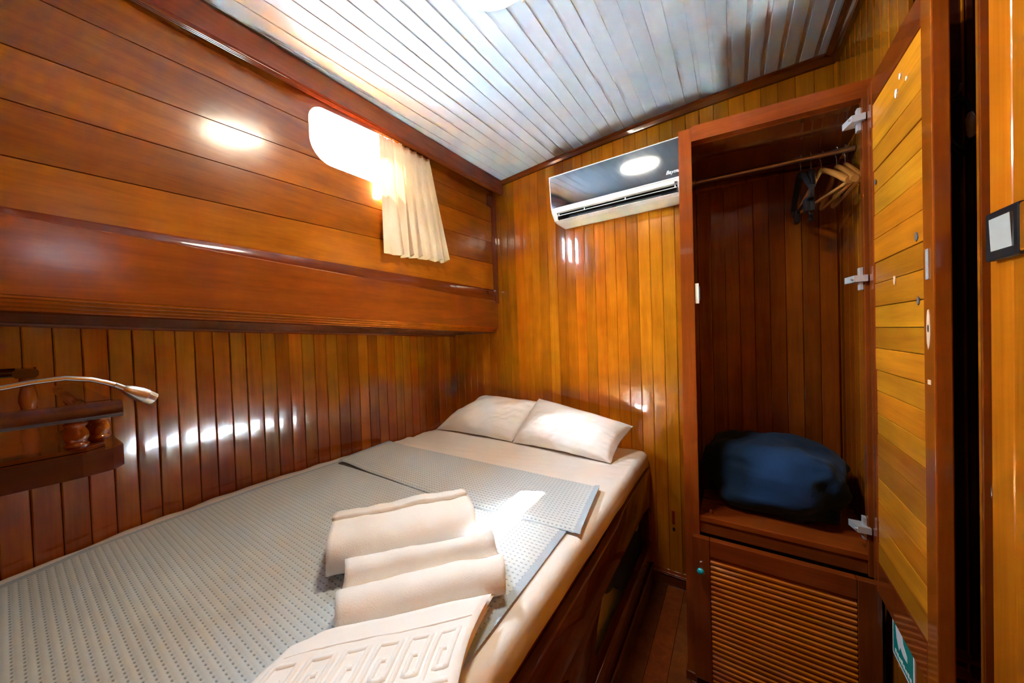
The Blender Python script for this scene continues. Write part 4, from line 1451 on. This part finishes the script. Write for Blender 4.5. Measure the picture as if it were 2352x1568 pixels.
# =================================================================== wall shelf with gallery rail
sh = empty('corner_shelf', (-0.97, 0.0, 0.95), 'glossy mahogany wall shelf with turned gallery posts beside the bed foot', 'shelf')
dk = (0.62, 0.5, 0.5)
bm = bmesh.new()
slab = [(-1.225, -0.40), (-0.735, -0.40), (-0.720, -0.385), (-0.715, 0.055), (-0.722, 0.082), (-0.742, 0.094), (-1.20, 0.094), (-1.225, 0.075)]
MB().prism(slab, 'Z', 0.953, 0.983).build('shelf_board', 'dark_Y', sh, color=dk)
md = MB().prism([(x * 1.0 + 0.0, y) for x, y in [(-1.215, -0.40), (-0.745, -0.40), (-0.732, 0.060), (-0.75, 0.078), (-1.20, 0.078)]], 'Z', 0.9835, 0.9885)
md.build('board_edge', 'mahogany_Y', sh)


def rail_bar(name, a, b, w=0.017, h=0.0105, col=dk, par=None):
    a, b = Vector(a), Vector(b)
    d = (b - a).normalized()
    sd = Vector((-d.y, d.x, 0))
    pr_ = [(-w, -h * 0.5), (-w * 0.75, -h), (w * 0.75, -h), (w, -h * 0.5), (w, h * 0.4), (w * 0.7, h), (-w * 0.7, h), (-w, h * 0.4)]
    vs_ = [tuple(q + sd * s_ + Vector((0, 0, z_))) for q in (a, b) for s_, z_ in pr_]
    n_ = 8
    fs_ = [list(range(n_)), list(range(2 * n_ - 1, n_ - 1, -1))] + [(i, (i + 1) % n_, n_ + (i + 1) % n_, n_ + i) for i in range(n_)]
    return mesh_obj(name, vs_, fs_, 'dark_Y', par or sh, 50, col)


rail_bar('gallery_rail', (-0.731, -0.40, 1.037), (-0.731, 0.092, 1.037))
rail_bar('gallery_rail', (-0.7485, 0.075, 1.0375), (-1.205, 0.075, 1.0375))
rail_bar('rear_rail', (-1.235, -0.40, 1.078), (-1.235, 0.040, 1.078), 0.020, 0.009, (0.6, 0.5, 0.5))
rail_bar('rear_rail', (-1.219, 0.026, 1.078), (-1.15, 0.026, 1.078), 0.015, 0.009, (0.6, 0.5, 0.5))


def baluster(x, y, z0, z1, r=0.0105):
    h = z1 - z0
    pf = [(0, 0.72), (0.06, 0.75), (0.10, 0.95), (0.16, 0.98), (0.20, 0.82), (0.24, 0.76), (0.30, 0.84), (0.42, 1.0), (0.55, 0.95), (0.68, 0.80), (0.76, 0.70), (0.80, 0.74), (0.84, 0.88), (0.90, 0.90), (0.94, 0.80), (1, 0.78)]
    return MB().lathe([(a * h, b * r) for a, b in pf], (x, y, z0), (0, 0, 1), 16).build('baluster', 'honey_Z', sh, smooth=60, color=(1.0, 0.85, 0.8))


for (x, y) in ((-0.733, 0.052), (-0.768, 0.074), (-0.815, 0.074), (-0.733, -0.10), (-0.733, -0.25), (-0.95, 0.074), (-1.08, 0.074)):
    baluster(x, y, 0.9890, 1.0265, 0.0118)
for (x, y) in ((-1.232, 0.030), (-1.200, 0.028), (-1.165, 0.027), (-1.235, -0.06)):
    baluster(x, y, 0.9890, 1.0685, 0.0115)
# curved bracket under the board
br = [(-0.30, 0.9525), (0.030, 0.9525)] + [(0.030 - 0.16 * math.sin(math.pi / 2 * i / 10), 0.940 - 0.20 * (1 - math.cos(math.pi / 2 * i / 10))) for i in range(11)] + [(-0.30, 0.70)]
MB().prism(br, 'X', -0.99, -0.965).build('bracket', 'dark_Z', sh, color=(0.8, 0.7, 0.7))

# reading lamp on a gooseneck
rl = empty('reading_lamp', (-0.72, -0.22, 1.048), 'brushed metal gooseneck reading lamp reaching over the shelf rail', 'lamp')
pth = [(-0.722, -0.220, 1.050), (-0.722, -0.205, 1.058), (-0.721, -0.15, 1.066), (-0.720, -0.08, 1.073), (-0.720, -0.03, 1.0765), (-0.720, 0.0, 1.0785), (-0.720, 0.021, 1.0825), (-0.720, 0.045, 1.0845), (-0.720, 0.066, 1.0800), (-0.720, 0.078, 1.0745), (-0.720, 0.086, 1.0700)]
nk = MB().tube(pth, 0.0034, 12).build('gooseneck', 'steel', rl, smooth=50)
MB().lathe([(0, 0.016), (0.004, 0.016), (0.006, 0.009), (0.012, 0.006)], (-0.722, -0.222, 1.0475), (0, 0, 1), 20).build('lamp_base', 'brushed_nickel', rl, smooth=40)
hd = Vector((-0.01, 0.034, -0.024)).normalized()
MB().lathe([(0, 0.0036), (0.010, 0.0038), (0.0105, 0.0044), (0.020, 0.0076), (0.029, 0.0096), (0.037, 0.0100), (0.0375, 0.0094), (0.048, 0.0088), (0.0485, 0.0074), (0.043, 0.0068)], (-0.720, 0.086, 1.0700), hd, 22).build('lamp_head', 'brushed_nickel', rl, smooth=40)

# =================================================================== ceiling lamp
lx, ly = -0.465, 0.655
lz = ZC(lx, ly)
lamp = empty('ceiling_lamp', (lx, ly, lz), 'round lit ceiling lamp at the top edge of the view', 'lamp')
nrm_ = (0.0, 0.045, -1.0)
MB().lathe([(0.0005, 0.118), (0.004, 0.118), (0.006, 0.114), (0.007, 0.102)], (lx, ly, lz), nrm_, 40).build('lamp_plate', 'white_plastic', lamp, smooth=40)
MB().lathe([(0.0072, 0.100), (0.009, 0.099), (0.012, 0.090), (0.014, 0.070), (0.0155, 0.040), (0.016, 0.002)], (lx, ly, lz), nrm_, 40).build('lamp_glass', 'lamp_glow', lamp, smooth=60)
MB().lathe([(0, 0.003), (0.003, 0.0025)], (-0.444, 0.776, ZC(-0.444, 0.776) - 0.0085), nrm_, 10).build('screw', 'filler', lamp)

# =================================================================== switch, cable, sign
sw = empty('light_switch', (0.315, 0.77, 1.204), 'black framed white rocker switch on the yellow planks at the right', 'switch')
bx('switch_frame', 'black_plastic', sw, 0.3090, 0.3195, 0.7330, 0.8045, 1.2040, 1.2730, 0.003)
MB().hexa([(0.3092, 0.7430, 1.2165), (0.3092, 0.7885, 1.2165), (0.3092, 0.7885, 1.2625), (0.3092, 0.7430, 1.2625),
           (0.3078, 0.7433, 1.2170), (0.3078, 0.7880, 1.2170), (0.3058, 0.7870, 1.2618), (0.3058, 0.7428, 1.2618)]).build('rocker', 'rocker_white', sw)
bx('mounting_block', 'honey_Z', sw, 0.3085, 0.3195, 0.690, 0.7325, 1.207, 1.270, 0.003)

cb_ = empty('cable_coil', (0.343, 0.955, 1.38), 'coil of black cable with a pale plug hanging in the dark doorway', 'cable')
pts_ = []
for i in range(150):
    a = 2 * math.pi * i / 40
    r_ = 0.017 + 0.003 * math.sin(i * 0.11)
    pts_.append((0.340 + r_ * math.sin(a), 0.958 + 0.010 * math.sin(i * 0.07) + 0.010 * math.cos(a), 1.470 + 0.052 * math.cos(a) + 0.006 * math.sin(i * 0.21)))
MB().tube(pts_, 0.0028, 8).build('cable', 'rubber_black', cb_, smooth=60)
MB().lathe([(0, 0.003), (0.006, 0.0055), (0.034, 0.006), (0.044, 0.003)], (0.349, 0.944, 1.438), (0, 0.05, 1), 14).build('plug', 'cream_plastic', cb_, smooth=40)
MB().tube([(0.346, 0.9945, 1.530), (0.342, 0.965, 1.528), (0.340, 0.952, 1.530), (0.340, 0.948, 1.538)], 0.0022, 8).build('hook', 'zinc', cb_, smooth=60)

sg = empty('safety_sign', (XR - 0.0125, 1.12, 0.318), 'teal and white safety sticker low on the right wall below the wardrobe door', 'sign')
sxx = XR - 0.0122
def rr(y0, y1, z0, z1, r, n_=5):
    out = []
    for (yc, zc_, a0_) in ((y1 - r, z1 - r, 0), (y0 + r, z1 - r, 90), (y0 + r, z0 + r, 180), (y1 - r, z0 + r, 270)):
        out += [(yc + r * math.cos(math.radians(a0_ + 90 * i / n_)), zc_ + r * math.sin(math.radians(a0_ + 90 * i / n_))) for i in range(n_ + 1)]
    return out


MB().prism(rr(1.056, 1.178, 0.318, 0.440, 0.006), 'X', sxx - 0.0010, sxx).build('sticker', 'print_white', sg)
MB().prism(rr(1.062, 1.170, 0.3245, 0.434, 0.003), 'X', sxx - 0.0014, sxx - 0.0010).build('sticker_field', 'teal_print', sg)
# white figure and a row of worn print
MB().prism([(1.150, 0.372), (1.156, 0.398), (1.140, 0.412), (1.118, 0.404), (1.112, 0.384), (1.092, 0.372), (1.090, 0.360), (1.112, 0.358), (1.128, 0.366), (1.136, 0.352)], 'X', sxx - 0.0018, sxx - 0.0014).build('pictogram', 'print_white', sg)
for i in range(8):
    y = 1.160 - 0.0118 * i
    MB().prism(rr(y - 0.0085, y, 0.331, 0.3415 - 0.0015 * (i % 3), 0.0015, 2), 'X', sxx - 0.0018, sxx - 0.0014).build('print_mark', 'print_white', sg)

# little red plate low on the bulkhead
rp = bx('wall_plate', 'red_plate', None, -0.247, -0.236, YB - 0.003, YB - 0.0003, 0.275, 0.330, 0.0008)
tag(rp, 'small red plate low on the bulkhead beside the bed', 'plate')
bx('plate_slot', 'vent_black', rp, -0.245, -0.236, YB - 0.003, YB - 0.0003, 0.245, 0.256, 0.0)
